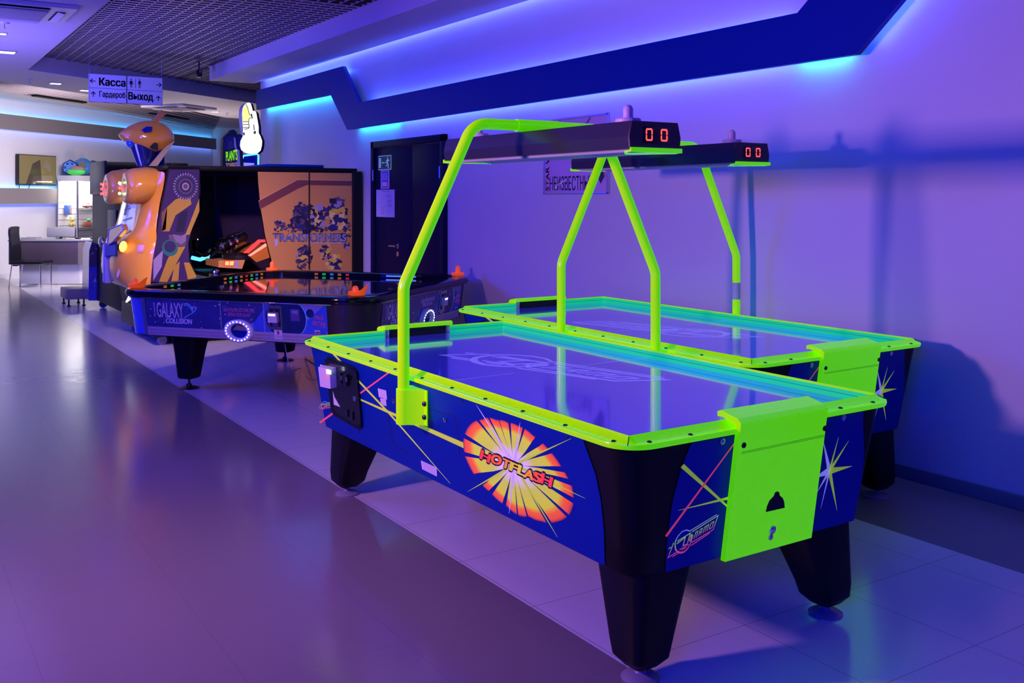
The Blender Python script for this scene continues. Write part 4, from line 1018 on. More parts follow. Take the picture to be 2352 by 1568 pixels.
# orange shell on the back, lofted across the width
YC = 11.38; cols_ = [-.83, -.80, -.62, -.42, -.20, 0, .20, .42, .62, .80, .83]
def xs(z): return lerp(2.385, 2.555, (z-.6)/1.27)
rowsz = [(.60, .16), (.64, .24), (.78, .30), (.98, .31), (1.14, .27), (1.20, .22), (1.34, .20), (1.50, .17), (1.66, .16), (1.74, .13), (1.83, .10)]
prof_c = [.0, .55, .92, 1.0, 1.0, 1.0, 1.0, 1.0, .92, .55, .0]
f = MB(); rows = []
for z, p in rowsz:
    row = []
    for c, k in zip(cols_, prof_c):
        pr = p*k
        if 1.18 < z < 1.62 and abs(c) < .45: pr = p*.42
        if z >= 1.62 and abs(c) < .3: pr = p*.5
        wz = 1.0 if z < 1.2 else (.86 if z < 1.6 else .95)
        row.append(V(xs(z)-pr-.004, YC+c*wz*(.80 if abs(c) < .79 else 1.0), z))
    rows.append(row)
f.grid(rows, M_shell); shell = f.build('back_shell', cab, sub=1, sharp=180)
for sy in (-1, 1):                                   # shoulder pods with strips of small lamps
    f = MB(); yc = YC+sy*.50; n = 20; rg = []
    for x, r, in ((2.52, .20), (2.40, .235), (2.26, .225), (2.20, .19), (2.19, .12), (2.215, .02)):
        rg.append([V(x, yc+r*1.15*math.cos(2*math.pi*k/n), 1.70+r*.85*math.sin(2*math.pi*k/n)-(2.52-x)*.12) for k in range(n)])
    f.loft(rg, M_shell); pod = f.build('shoulder_pod', cab, sharp=60)
    for q in range(3):
        f = MB(); f.ball((2.170, yc+.10+.02*abs(q-1), 1.60+.055*q), .016, emit('pod_red', (1.0, .03, .03), 7) if sy > 0 or q == 1 else emit('pod_mix', (.4, 1.0, .25), 5), 8, 6); f.build('lamp', pod)
f = MB(); f.prism([V(2.300, YC-.34, 1.20), V(2.300, YC+.34, 1.20), V(2.395, YC+.26, 1.64), V(2.395, YC-.26, 1.64)][::-1], (.01, 0, 0), mat('pale_panel', (0.5, 0.5, 0.75), 0.15, em=(.35, .38, .9), es=.45)); win = f.build('window_panel', cab)
f = MB()
WPt = lambda u, v: V(lerp(2.298, 2.393, v)-.003, lerp(YC+.30, YC-.30, u), lerp(1.22, 1.62, v))
for a in (((.1, .75), (.9, .8)), ((.1, .5), (.6, .55)), ((.2, .2), (.9, .3)), ((.45, .1), (.5, .9))): f.stroke(a, .05, M_grey, WPt)
f.poly([WPt(.1, .85), WPt(.4, .85), WPt(.35, .35), WPt(.15, .35)], M_mech[6]); f.build('window_print', win, sharp=180)
f = MB(); f.tube([(2.30, YC+.36, 1.19), (2.385, YC+.28, 1.66)], .018, emit('white_tube', (0.8, 0.82, 1.0), 2.2), 10); f.tube([(2.30, YC+.36, 1.19), (2.27, YC+.0, 1.15), (2.28, YC-.36, 1.2)], .014, M_chrome, 8); f.build('window_edge', win)
for sy in (-1, 1):                                   # lower lamps and grille
    f = MB(); f.ball((2.165, YC+sy*.58, 1.045), (.035, .11, .055), emit('headlamp', (1.0, .42, .10), 2.4) if sy < 0 else M_chrome, 14, 8, Matrix.Rotation(sy*.25, 3, 'X')); f.build('headlamp', cab)
f = MB(); f.prism([V(2.110, YC-.46, .95), V(2.092, YC+.0, .92), V(2.092, YC+.0, 1.06), V(2.112, YC-.46, 1.10)], (.02, 0, 0), M_navy); f.build('grille', cab)
f = MB(); f.bb((2.085, YC-.02, .62), (2.16, YC+.10, 1.05), mat('violet_plastic', (0.22, 0.20, 0.62), 0.25), .02); f.build('bumper_guard', cab)
f = MB(); f.lathe([(.045, 0), (.045, .006), (.036, .008), (.036, .004), (0, .004)], (2.135, YC-.50, .76), M_vio, 20, (-1, 0, .2)); f.build('round_badge', cab)
f = MB(); f.tube([(2.22, YS+.1, .60), (2.20, YS+.25, .47), (2.26, YS+.0, .58)], .012, emit('white_tube', (0.8, 0.82, 1.0), 2.2), 8); f.build('light_arrow', cab)
pl_ = [onx(x, y, 2.085) for x, y in ((247, 562), (250, 527), (279, 515), (284, 528), (258, 556))]
f = MB(); f.prism(pl_, (.05, 0, 0), mat('bronze_fibreglass', (0.50, 0.20, 0.06), 0.2, coat=.5)); hp = f.build('hood_plate', cab)
f = MB(); f.tube(pl_+pl_[:1], .008, mat('violet_plastic', (0.22, 0.20, 0.62), 0.25), 8); f.build('edge_trim', hp)
# plain helmet shaped topper
HX, HY, HZ = 2.50, 11.20, 2.17
f = MB(); n = 24; rg = []
for t, (xa, xb, w, zc) in enumerate(((2.66, 2.66, .01, 2.17), )): pass
stn = [(-.30, .03, .055, .075), (-.275, .085, .02, .105), (-.20, .15, -.035, .165), (-.10, .19, -.075, .215), (0, .21, -.125, .238), (.10, .21, -.125, .232), (.19, .18, -.075, .19), (.25, .125, -.02, .125), (.278, .05, .03, .07)]
for dx, wy, z0, z1 in stn:
    row = []
    for k in range(n):
        a = 2*math.pi*k/n; sy_ = math.sin(a); zc = lerp(z0, z1, .38)
        row.append(V(HX+dx, HY+wy*math.copysign(abs(math.cos(a))**.8, math.cos(a)), HZ+zc+(z1-zc if sy_ > 0 else zc-z0)*sy_))
    rg.append(row)
f.loft(rg, M_shell); hel = f.build('helmet_topper', cab, sub=1, sharp=180)
f = MB(); f.loft([[V(HX-.20+(.0 if a else .02), HY+.12*math.cos(2*math.pi*k/18), 0)*0+V(lerp(HX-.06, HX-.02, s)+lerp(.16, .09, s)*math.cos(2*math.pi*k/18), HY+lerp(.165, .10, s)*math.sin(2*math.pi*k/18), lerp(2.20, 1.90, s)) for k in range(18)] for s, a in ((1, 0), (.75, 0), (.4, 1), (0, 1))], mat('navy_gloss', (0.008, 0.018, 0.14), 0.15, coat=.5)); f.build('neck', hel, sharp=60)
f = MB(); f.ball((HX-.185, HY-.03, 2.155), (.05, .09, .06), mat('blue_glass', (0.01, 0.06, 0.55), 0.08, coat=1.0, em=(.0, .05, .6), es=.25), 16, 10); f.build('visor', hel)
f = MB(); f.prism([V(HX+.16, HY-.165, 2.12), V(HX+.26, HY-.13, 2.18), V(HX+.06, HY-.19, 1.90), V(HX-.02, HY-.19, 1.90)], (0, .05, 0), mat('cream_plastic', (0.62, 0.50, 0.30), 0.3)); f.build('strap', hel)
f = MB(); f.prism([V(HX+.02, HY-.08, 2.38), V(HX+.09, HY-.08, 2.38), V(HX+.19, HY-.08, 2.49), V(HX+.13, HY-.08, 2.52)], (0, .05, 0), M_shell); f.build('fin', hel)
f = MB(); f.prism([V(HX+.02-.125, HY-.225, 2.285), V(HX-.06, HY-.225, 2.32), V(HX-.0, HY-.225, 2.32), V(HX-.01, HY-.225, 2.27), V(HX-.08, HY-.225, 2.255)], (0, .05, 0), M_navy); f.build('vent', hel)
f = MB(); f.prism([V(HX-.02, HY-.225, 2.10), V(HX+.02, HY-.225, 2.15), V(HX+.055, HY-.225, 2.145), V(HX+.06, HY-.225, 2.075), V(HX+.01, HY-.225, 2.085)], (0, .05, 0), M_dark); f.build('vent', hel)
f = MB(); f.lathe([(.05, 0), (.05, .30)], (HX+.13, HY, 1.86), M_navy, 14); f.build('post', hel)
# gun mounts, console and lights inside
def Z7(x, y, Y): return ony(440+x*.11481, 480+y*.11481, Y)
YG = 11.05
def gun(Y, dx, lab):
    f = MB(); a = Z7(560, 760, Y)+V(dx, 0, 0); b = Z7(1080, 540, Y)+V(dx, 0, 0)
    d = (b-a)
    f.tube([a-d*.1, a, a+d*.5, a+d*.52, b, b+d*.05], .05, M_blackg, 14, [.055, .075, .07, .055, .05, .03]); 
    f.tube([a+d*.15+V(0, 0, .07), a+d*.85+V(0, 0, .055)], .018, M_chrome, 8)
    for q in (.05, .35, .6): f.tube([a+d*q-d.normalized()*.012, a+d*q+d.normalized()*.012], .082-.02*q, M_chrome, 14)
    o = f.build('gun', cab)
    f = MB(); f.tube(arc_path([a+V(.0, 0, -.02), a+V(-.10, 0, -.10), a+V(-.04, 0, -.22), a+V(.10, 0, -.22), a+V(.13, 0, -.06)], .04, 5), .022, M_blackg, 10); f.build('gun_grip', o)
    f = MB(); c = a+d*.45; f.tube([c, V(c.x, c.y, .78)], .035, M_blackm, 10); f.build('gun_post', o)
gun(11.0, 0.0, 'a'); gun(11.75, -.05, 'b')
f = MB(); f.tube(arc_path([Z7(60, 620, 11.3), Z7(60, 800, 11.3), Z7(300, 960, 11.3), Z7(380, 800, 11.3)], .06, 5), .03, M_blackg, 10); f.build('grab_bar', cab)
f = MB(); f.prism([Z7(*p, YS+.12) for p in ((540, 1030), (1070, 1020), (1010, 1195), (540, 1165))], (0, .5, 0), M_amber); con = f.build('console', cab)
for q in (((675, 1045), (755, 1045), (745, 1125), (670, 1120)), ((770, 1045), (848, 1042), (835, 1125), (760, 1125))):
    f = MB(); f.prism([Z7(*p, YS+.118) for p in q], (0, .006, 0), emit('console_amber', (1.0, .22, .06), 3.2)); f.build('console_lamp', con)
f = MB(); f.prism([Z7(*p, YS+.117) for p in ((870, 1040), (950, 1040), (930, 1190), (860, 1185))], (0, .004, 0), M_mech[3]); f.build('console_badge', con)
f = MB(); f.prism([Z7(*p, YS+.119) for p in ((645, 1030), (865, 1028), (845, 1145), (645, 1140))], (0, .004, 0), emit('console_red', (1.0, .03, .02), .9)); f.build('console_glow', con)
f = MB(); f.lathe([(.19, 0), (.20, .02), (.20, .05), (.12, .07), (0, .07)], Z7(980, 1000, YS+.35), M_black, 24); f.build('turntable', con)
f = MB(); f.bb((3.02, YS+.15, .36), (3.42, YE-.3, .74), M_blackm, .02); f.bb((3.42, YS+.10, .36), (3.80, YE-.2, .62), M_navy, .02); f.build('gun_base', cab)
f = MB(); f.prism([Z7(*p, YS+.06) for p in ((1160, 945), (1540, 715), (1605, 955), (1300, 1062))], (0, YE-YS-.15, 0), mat('amber_inner', (0.50, 0.16, 0.02), 0.35)); dsh = f.build('dash_panel', cab)
f = MB(); f.prism([Z7(*p, YS+.055) for p in ((1060, 880), (1360, 612), (1500, 612), (1500, 660), (1380, 668), (1140, 880))], (0, .05, 0), emit('red_bar', (1.0, .03, .03), 2.0)); f.build('red_light', dsh)
f = MB(); f.prism([Z7(*p, YS+.05) for p in ((1160, 930), (1500, 690), (1545, 715), (1190, 940))], (0, .05, 0), emit('red_bar_hot', (1.0, .16, .12), 2.8)); f.build('red_light', dsh)
f = MB(); f.tube([Z7(0, 970, 11.5), Z7(170, 1010, 11.5), Z7(430, 905, 11.5)], .022, emit('cyan_tube', (.06, .5, 1.0), 3.2), 10); f.build('blue_light', cab)
f = MB(); f.ball(Z7(480, 1275, YS+.10), (.045, .03, .045), M_chrome, 14, 8); f.build('round_lamp', cab)
f = MB(); f.bb((2.88, YS+.10, .36), (3.03, YE-.3, .70), M_mech[2], .02); f.build('seat', cab)

# ================================================================ black arcade machine beyond the amber cabinet
bk = thing('arcade_cabinet', 'tall plain black arcade cabinet behind the orange figure, seen from its back', 'arcade game', (3.1, 14.0, 0))
f = MB(); f.bb((2.58, 12.95, .12), (3.75, 14.95, 1.84), M_blackm, .02); f.prism([V(2.58, 14.95, 1.84), V(2.58, 13.9, 1.84), V(2.58, 14.05, 1.98), V(2.58, 14.55, 2.06), V(2.58, 14.95, 2.07)], (1.1, 0, 0), M_blackm); f.build('body', bk)
f = MB(); f.bb((2.55, 13.9, 1.60), (2.585, 14.97, 2.05), M_black, .012); f.bb((2.56, 13.2, .6), (2.585, 13.75, 1.4), M_black, .01); f.build('rear_panel', bk)
f = MB(); f.bb((2.535, 13.35, 1.62), (2.56, 13.50, 1.66), M_grey, .005); f.build('handle', bk)
f = MB(); q = [ony(*p, 14.6) for p in ((203, 690), (236, 690), (236, 620), (230, 580), (220, 560), (211, 556), (205, 575))]
f.prism([V(p.x, 14.6, max(.10, p.z)) for p in q], (0, .5, 0), mat('blue_art', (0.035, 0.045, 0.42), 0.2, coat=.5, noise=.6, nscale=6)); sd = f.build('side_console', bk)
f = MB(); q = [ony(*p, 14.597) for p in ((204, 612), (235, 612), (229, 580), (219, 561), (211, 558), (205, 578))]; f.poly(q, M_mech[1])
rr = random.Random(21)
for k in range(16):
    x, y = rr.uniform(207, 230), rr.uniform(570, 660); a = [ony(x+rr.uniform(-5, 5), y+rr.uniform(-8, 8), 14.595-.0002*k) for _ in range(3)]; f.poly(a, rr.choice(M_mech[1:4]))
f.build('art_print', sd, sharp=180)
for px, py in ((2.7, 13.1), (2.7, 14.8), (3.6, 13.1), (3.6, 14.8)):
    f = MB(); f.lathe([(.05, -.015), (.055, -.01), (.055, .01), (.05, .015)], (px, py, .055), M_grey, 16, (0, 1, 0)); f.tube([(px, py, .055), (px, py, .13)], .014, M_steel, 8); f.build('caster', bk)
st = thing('low_platform', 'small grey low step on short feet beside the black cabinet', 'platform', (2.45, 15.45, 0))
f = MB(); f.bb((2.28, 15.2, .10), (2.56, 15.75, .245), M_taupe, .01); f.build('deck', st)
for px, py in ((2.32, 15.25), (2.52, 15.25), (2.32, 15.70), (2.52, 15.70)):
    f = MB(); f.lathe([(.025, 0), (.028, .01), (.012, .02), (.012, .11)], (px, py, 0), M_black, 12); f.build('foot', st)

# ================================================================ game with the lit signs, behind the amber cabinet
pv = thing('arcade_cabinet', 'arcade game with a glowing white and yellow sign on top, behind the amber cabinet', 'arcade game', (4.15, 13.4, 0))
YP = 13.15
def z6(x, y, Y=YP): return ony(490+x*.11158, 225+y*.11161, Y)
f = MB(); f.bb((3.75, YP+.05, 0), (4.55, YP+.75, 1.90), M_navy, .02); f.build('body', pv)
f = MB(); o = [(195, 1560), (188, 1300), (192, 1000), (210, 830), (265, 770), (345, 700), (375, 655), (430, 650), (480, 700), (495, 760), (540, 740), (600, 770), (612, 850), (600, 1000), (610, 1200), (640, 1560)]
f.prism([z6(*p) for p in o], (0, .10, 0), M_mech[0], M_blackm); lb_ = f.build('logo_board', pv)
f = MB()
f.poly([z6(*p, YP-.002) for p in ((235, 1060), (235, 860), (290, 790), (400, 790), (420, 900), (430, 1040))], M_mech[6]); f.poly([z6(*p, YP-.002) for p in ((500, 1000), (505, 830), (560, 770), (600, 850), (590, 1000))], M_mech[6])
f.poly([z6(*p, YP-.003) for p in ((300, 1060), (310, 900), (380, 870), (410, 1000), (400, 1050))], M_mech[2])
f.poly([z6(*p, YP-.003) for p in ((420, 800), (455, 830), (480, 1040), (540, 1080), (560, 1560), (490, 1560), (485, 1150), (430, 1000))], M_paper)
f.text('PLANTS', [z6(*p, YP-.005) for p in ((262, 1300), (495, 1270), (490, 1060), (258, 1110))], mat('lime_letters', (0.35, 0.75, 0.03), 0.4, em=(.3, .8, .02), es=.5), .03, n=(0, -1, 0), off=0)
f.text('VS', [z6(*p, YP-.005) for p in ((340, 1330), (390, 1325), (390, 1290), (340, 1295))], M_paper, .02, n=(0, -1, 0), off=0)
f.text('ZOMBIES', [z6(*p, YP-.005) for p in ((255, 1470), (495, 1450), (490, 1325), (258, 1340))], mat('bone_letters', (0.6, 0.45, 0.42), 0.5, em=(.5, .35, .35), es=.25), .03, n=(0, -1, 0), off=0)
f.build('logo_print', lb_, sharp=180)
o = [(560, 880), (548, 980), (575, 1070), (640, 1120), (720, 1145), (820, 1145), (920, 1130), (975, 1080), (1000, 980), (1005, 880), (970, 780), (935, 720), (935, 600), (905, 420), (885, 300), (850, 262), (815, 268), (795, 190), (770, 110), (725, 90), (680, 105), (630, 150), (600, 220), (590, 320), (600, 500), (612, 640), (605, 790)]
f = MB(); f.prism([z6(*p, YP-.02) for p in o], (0, .14, 0), emit('sign_white', (1.0, .97, .90), 1.08), M_whitep); gs = f.build('glowing_sign', pv)
f = MB(); o2 = [(lerp(800, x, 1.03)+45, lerp(700, y, 1.0)+14) for x, y in o]; f.prism([z6(*p, YP+.13) for p in o2], (0, .06, 0), M_blackm); f.build('sign_back', pv)
f = MB(); Z6S = lambda x, y: z6(x, y, YP-.022)
M_yl = mat('sign_olive', (0.25, 0.22, 0.02), 0.5)
for pl in ([(670, 130), (705, 190), (725, 280), (745, 340), (770, 360)], [(770, 400), (735, 430), (725, 500), (740, 600), (720, 630), (640, 645)], [(608, 487), (725, 484)], [(612, 545), (728, 545)], [(612, 610), (735, 605)]): f.stroke(pl, 13, M_yl, Z6S)
f.poly([Z6S(*p) for p in ((770, 330), (795, 320), (812, 420), (790, 430))], M_yl); f.poly([Z6S(*p) for p in ((820, 530), (840, 560), (852, 660), (835, 665))], M_mech[6])
f.poly([Z6S(*p) for p in ((825, 690), (875, 672), (875, 735), (835, 742))], mat('sign_lime', (0.4, 0.5, 0.05), 0.5)); f.poly([Z6S(*p) for p in ((608, 720), (640, 700), (650, 760), (620, 775))], mat('sign_lime', (0.4, 0.5, 0.05), 0.5))
M_bulb = emit('sign_yellow', (1.0, .85, .25), 1.3)
f.poly([z6(*p, YP-.0215) for p in ((600, 240), (640, 160), (670, 140), (700, 195), (720, 290), (740, 350), (765, 380), (735, 425), (722, 475), (606, 478), (596, 330))], M_bulb)
f.build('sign_print', gs, sharp=180)
f = MB(); fr = [(578, 1560), (590, 1270), (620, 1190), (680, 1180), (900, 1150), (930, 1180), (925, 1400)]
f.tube([z6(x, y, YP+.02) for x, y in fr], .012, emit('frame_cyan', (.08, .55, 1.0), 3.0), 8); f.build('screen_frame', pv)
f = MB(); f.prism([z6(*p, YP+.03) for p in ((590, 1560), (600, 1270), (640, 1200), (900, 1170), (915, 1560))], (0, .02, 0), M_navy); f.poly([z6(*p, YP+.025) for p in ((620, 1330), (840, 1340), (840, 1480), (620, 1480))], mat('screen_lilac', (.3, .3, .8), .3, em=(.3, .3, .9), es=.8)); f.build('screen', pv)

# ================================================================ reception
RPm = lambda x, y, D: EYE+ray(x, y)*D
# television on the far wall
TVO = FWN*.06
tvq = [onp(*p, V(2.0, 21.2, 0)+TVO, FWN) for p in ((37, 418), (124, 424), (129, 365), (43, 355))]
tc = sum(tvq, V(0, 0, 0))/4
tvw = abs((tvq[1]-tvq[0]).dot(FWD)); tv = thing('television', 'flat television hung on the reception wall, showing a dim reflection', 'television', V(tc.x, tc.y, tc.z), math.pi/4)
hw, hh = tvw/2, .305
f = MB(); f.bb((-hw, -.03, -hh), (hw, .045, hh), M_black, .01); f.build('body', tv, local=True)
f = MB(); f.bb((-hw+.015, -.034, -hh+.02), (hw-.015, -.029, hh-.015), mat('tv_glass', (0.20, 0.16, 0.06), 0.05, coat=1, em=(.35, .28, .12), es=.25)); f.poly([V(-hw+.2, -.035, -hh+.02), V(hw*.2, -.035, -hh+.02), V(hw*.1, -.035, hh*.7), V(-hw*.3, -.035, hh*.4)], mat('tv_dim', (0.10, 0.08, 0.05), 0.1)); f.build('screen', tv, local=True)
f = MB(); f.tube(arc_path([(-hw+.05, 0, -hh), (-hw+.08, .02, -hh-.16), (-hw+.3, .02, -hh-.18), (-hw+.35, 0, -hh)], .05, 5), .008, M_black, 6); f.build('cable', tv, local=True)
# glass display case
CP = EYE+ray(178, 555)*20.2; CP.z = 0
dc = thing('display_case', 'brightly lit glass display case with slatted white walls behind the reception desk', 'display case', CP, math.pi/4)
def DL(x, y, z): return V(x, y, z)
CWd, CDp, CH = 1.15, .46, 2.02
M_slat = mat('slat_white', (0.86, 0.83, 0.80), 0.5)
f = MB(); f.bb((0, CDp-.02, .05), (CWd, CDp, CH-.1), M_slat); f.bb((CWd-.02, 0, .05), (CWd, CDp-.02, CH-.1), M_slat)
for k in range(13):
    z = .25+k*.12; f.bb((0.0, CDp-.0225, z), (CWd-.02, CDp-.0195, z+.012), M_grey); f.bb((CWd-.0225, 0, z), (CWd-.0195, CDp-.02, z+.012), M_grey)
f.build('slat_wall', dc, local=True)
f = MB(); f.bb((-.01, -.01, CH-.12), (CWd+.01, CDp+.01, CH), M_white, .006); f.build('header', dc, local=True)
f = MB(); f.bb((-.01, -.01, 0), (CWd+.01, CDp+.01, .06), M_white, .006); f.build('plinth', dc, local=True)
f = MB(); f.bb((.04, .04, CH-.135), (CWd-.05, CDp-.05, CH-.121), emit('case_light', (1.0, .96, .90), 26)); f.build('case_light', dc, local=True)
f = MB(); f.bb((-.008, -.008, .06), (.022, .022, CH-.12), M_steel, .004); f.build('corner_post', dc, local=True)
M_glass = mat('shelf_glass', (0.85, 0.95, 0.92), 0.03, trans=1.0)
f = MB(); f.bb((.02, .02, .93), (CWd-.03, CDp-.03, .945), M_glass); f.build('shelf', dc, local=True)
f = MB(); f.bb((.55, .25, 1.33), (CWd-.03, CDp-.03, 1.342), M_glass); f.build('shelf', dc, local=True)
CM = FRAME[dc.name]
def goods(name, label, cat, x, y, z, fn):
    o = thing(name, label, cat, CM @ V(x, y, z), math.pi/4, 'goods in the display case'); fn(o); return o
def single(o, name, fill):
    f = MB(); fill(f); f.build(name, o, local=True)
def g_box(o):
    single(o, 'carton', lambda f: f.bb((-.08, -.04, 0), (.06, .04, .20), mat('carton_blue', (0.10, 0.22, 0.62), 0.4), .004)); single(o, 'sticker', lambda f: f.bb((-.0, -.043, .03), (.06, -.040, .17), mat('sticker_rose', (0.62, 0.30, 0.35), 0.5)))
def g_pink(o):
    single(o, 'body', lambda f: f.ball((0, 0, .045), (.15, .05, .045), mat('pink_toy', (0.85, 0.22, 0.25), 0.4), 16, 8)); single(o, 'cab', lambda f: f.ball((.02, 0, .09), (.06, .04, .04), mat('pink_toy', (0.85, 0.22, 0.25), 0.4), 14, 8))
    for k in (-.09, .09): single(o, 'wheel', lambda f: f.lathe([(.025, -.008), (.028, 0), (.025, .008)], (k, -.05, .025), M_black, 14, (0, 1, 0)))
def g_yel(o):
    m = mat('yellow_toy', (0.85, 0.72, 0.15), 0.5)
    single(o, 'body', lambda f: f.ball((0, 0, .06), (.06, .045, .06), m, 16, 8)); single(o, 'head', lambda f: f.ball((.0, 0, .15), (.045, .04, .042), m, 14, 8))
    for k in (-.05, .05): single(o, 'ear', lambda f: f.tube([(k*.4, 0, .18), (k*1.4, 0, .215)], .012, m, 8))
def g_bowl(o): single(o, 'bowl', lambda f: f.lathe([(.05, 0), (.11, .05), (.13, .10), (.12, .10), (.10, .055), (0, .02)], (0, 0, 0), mat('amber_bowl', (0.55, 0.42, 0.22), 0.15, em=(.9, .5, .1), es=.15), 20))
def g_green(o):
    single(o, 'stand', lambda f: f.bb((-.12, -.03, 0), (.12, .03, .10), mat('brick_stand', (0.35, 0.10, 0.08), 0.5), .004)); single(o, 'leafy_ball', lambda f: f.ball((.04, 0, .135), (.06, .04, .036), mat('green_toy', (0.10, 0.42, 0.10), 0.5), 14, 8))
def g_bag(o):
    single(o, 'bag', lambda f: f.ball((0, 0, .09), (.12, .07, .095), M_black, 18, 10)); single(o, 'carry_handle', lambda f: f.tube(arc_path([(-.06, 0, .16), (-.05, 0, .24), (.05, 0, .24), (.06, 0, .16)], .03, 4), .010, M_black, 8))
goods('gift_box', 'pale blue box on the upper left of the display case slats', 'box', .22, .38, 1.205, g_box)
goods('toy_car', 'red and pink toy on the upper glass shelf of the display case', 'toy', .78, .34, 1.3425, g_pink)
goods('plush_toy', 'yellow long eared toy on the glass shelf of the display case', 'toy', .20, .28, .9455, g_yel)
goods('glass_bowl', 'amber lit bowl low in the display case', 'bowl', .18, .22, .0605, g_bowl)
goods('toy_tree', 'green toy on a brick red stand, right side of the display case', 'toy', .72, .28, .9455, g_green)
goods('handbag', 'black bag at the bottom right of the display case', 'bag', .50, .22, .0605, g_bag)
# inflatables on top of the case
def hexbox(px, py, D, r, label, tilt):
    c = EYE+ray(px, py)*D; o = thing('hexagonal_box', label, 'toy', (c.x, c.y, CH+r*1.005), -TH+tilt, 'toys on top of the display case')
    def h(f):
        for s_, y, m in ((1.0, 0, mat('hex_navy', (0.01, 0.02, 0.12), 0.4)), (.86, -.012, mat('hex_blue', (0.12, 0.30, 0.85), 0.35))):
            f.prism([V(r*s_*math.cos(math.pi/3*k+math.pi/2), y+.04, r*s_*math.sin(math.pi/3*k+math.pi/2)) for k in range(6)], (0, -.08, 0), m)
        for k in range(6):
            a = math.pi/3*k+math.pi/6+math.pi/2; c2 = V(r*.55*math.cos(a), -.053, r*.55*math.sin(a)); t = V(-math.sin(a), 0, math.cos(a)); n = V(math.cos(a), 0, math.sin(a))
            f.poly([c2-t*r*.16-n*r*.09, c2+t*r*.16-n*r*.09, c2+t*r*.13+n*r*.09, c2-t*r*.13+n*r*.09], mat('hex_navy', (0.01, 0.02, 0.12), 0.4))
    single(o, 'panel', h); return o
hexbox(162, 368, 20.40, .165, 'blue hexagonal toy box, left one on top of the display case', .15)
hexbox(214, 372, 21.1, .17, 'blue hexagonal toy box, right one on top of the display case', -.4)
c = EYE+ray(190, 380)*20.78; o = thing('toy_ball', 'large blue ball with a hexagonal patch on top of the display case', 'toy', (c.x, c.y, CH), -TH, 'toys on top of the display case')
single(o, 'ball', lambda f: f.ball((0, 0, .19), .19, mat('ball_blue', (0.05, 0.25, 0.62), 0.3), 28, 16)); single(o, 'patch', lambda f: f.prism([V(.06+.085*math.cos(math.pi/3*k), -.19, .22+.10*math.sin(math.pi/3*k)) for k in range(6)], (0, .05, 0), M_taupe))
c = EYE+ray(175, 395)*20.25; o = thing('toy_turtle', 'bright green domed toy at the front of the top of the display case', 'toy', (c.x, c.y, CH), -TH, 'toys on top of the display case')
single(o, 'body', lambda f: f.ball((0, 0, .075), (.19, .12, .075), mat('lime_toy', (0.08, 0.75, 0.12), 0.4, em=(.05, .8, .1), es=.15), 20, 10)); single(o, 'shell', lambda f: f.ball((.02, 0, .13), (.15, .11, .065), mat('tan_toy', (0.42, 0.28, 0.20), 0.5), 18, 8))
# desk
DP = EYE+ray(110, 655)*17.46; DP.z = 0
dk = thing('reception_desk', 'wide reception desk with a dark upper front over a white base', 'desk', DP, -TH)
M_dk = mat('desk_front', (0.085, 0.060, 0.085), 0.35); k_ = .00775
f = MB(); f.bb((-.70, 0, .37), (.535, .05, .785), M_dk, .004); f.prism([V(.535, 0, .37), V(1.15, .28, .37), V(1.15, .33, .37), V(.535, .05, .37)], (0, 0, .415), mat('desk_front_taupe', (0.20, 0.16, 0.16), 0.35)); f.bb((-.70, .05, .37), (-.65, .75, .785), M_dk, .004); f.build('front_panel', dk, local=True)
f = MB(); f.bb((-.55, .08, .02), (.53, .12, .37), M_white, .003); f.prism([V(.53, .08, .02), V(1.15, .36, .02), V(1.15, .40, .02), V(.53, .12, .02)], (0, 0, .35), M_cream); f.bb((-.55, .12, .02), (-.51, .70, .37), M_white); f.build('base_panel', dk, local=True)
f = MB(); f.prism([V(-.71, -.01, .785), V(.54, -.01, .785), V(1.16, .27, .785), V(1.16, .80, .785), V(-.71, .80, .785)], (0, 0, .025), M_grey); f.build('worktop', dk, local=True)
DM = FRAME[dk.name]
mo = thing('monitor', 'grey computer monitor seen from behind on the reception desk', 'monitor', DM @ V(.02, .45, .81), -TH)
f = MB(); f.bb((-.255, -.02, .03), (.255, .03, .215), M_grey, .03); f.build('housing', mo, local=True)
f = MB(); f.lathe([(.09, 0), (.09, .008), (.025, .014), (.025, .06)], (0, .01, 0), M_black, 20); f.build('stand', mo, local=True)
o = thing('computer_mouse', 'black computer mouse on the reception desk, right of the grey monitor', 'mouse', DM @ V(.40, .30, .81), -TH)
f = MB(); f.ball((0, 0, .015), (.06, .04, .018), M_black, 16, 8); f.build('shell', o, local=True)
f = MB(); f.bb((-.05, -.002, .028), (-.02, .002, .034), M_grey); f.build('wheel', o, local=True)
o = thing('telephone', 'dark desk telephone at the right end of the reception desk', 'telephone', DM @ V(.74, .35, .81), -TH)
f = MB(); f.prism([V(-.10, -.08, 0), V(-.10, .08, 0), V(-.10, .08, .06), V(-.10, -.08, .02)], (.2, 0, 0), M_black); f.build('base', o, local=True)
f = MB(); f.tube([(-.09, .06, .07), (-.05, .0, .075), (-.05, -.07, .05)], .018, M_black, 10); f.build('handset', o, local=True)
o = thing('spray_bottle', 'small blue bottle with a thin spout on the reception desk', 'bottle', DM @ V(.70, .55, .81), -TH)
f = MB(); f.lathe([(.04, 0), (.045, .02), (.045, .07), (.03, .10), (.012, .115), (.012, .13)], (0, 0, 0), mat('bottle_blue', (0.02, 0.05, 0.55), 0.25), 18); f.build('bottle', o, local=True)
f = MB(); f.tube([(0, 0, .13), (0, 0, .25)], .006, M_black, 8); f.build('spout', o, local=True)
o = thing('paper_tray', 'thin dark tray at the left end of the reception desk', 'tray', DM @ V(-.42, .25, .81), -TH)
f = MB(); f.bb((-.14, -.1, 0), (.14, .1, .012), M_grey, .003); f.build('base', o, local=True)
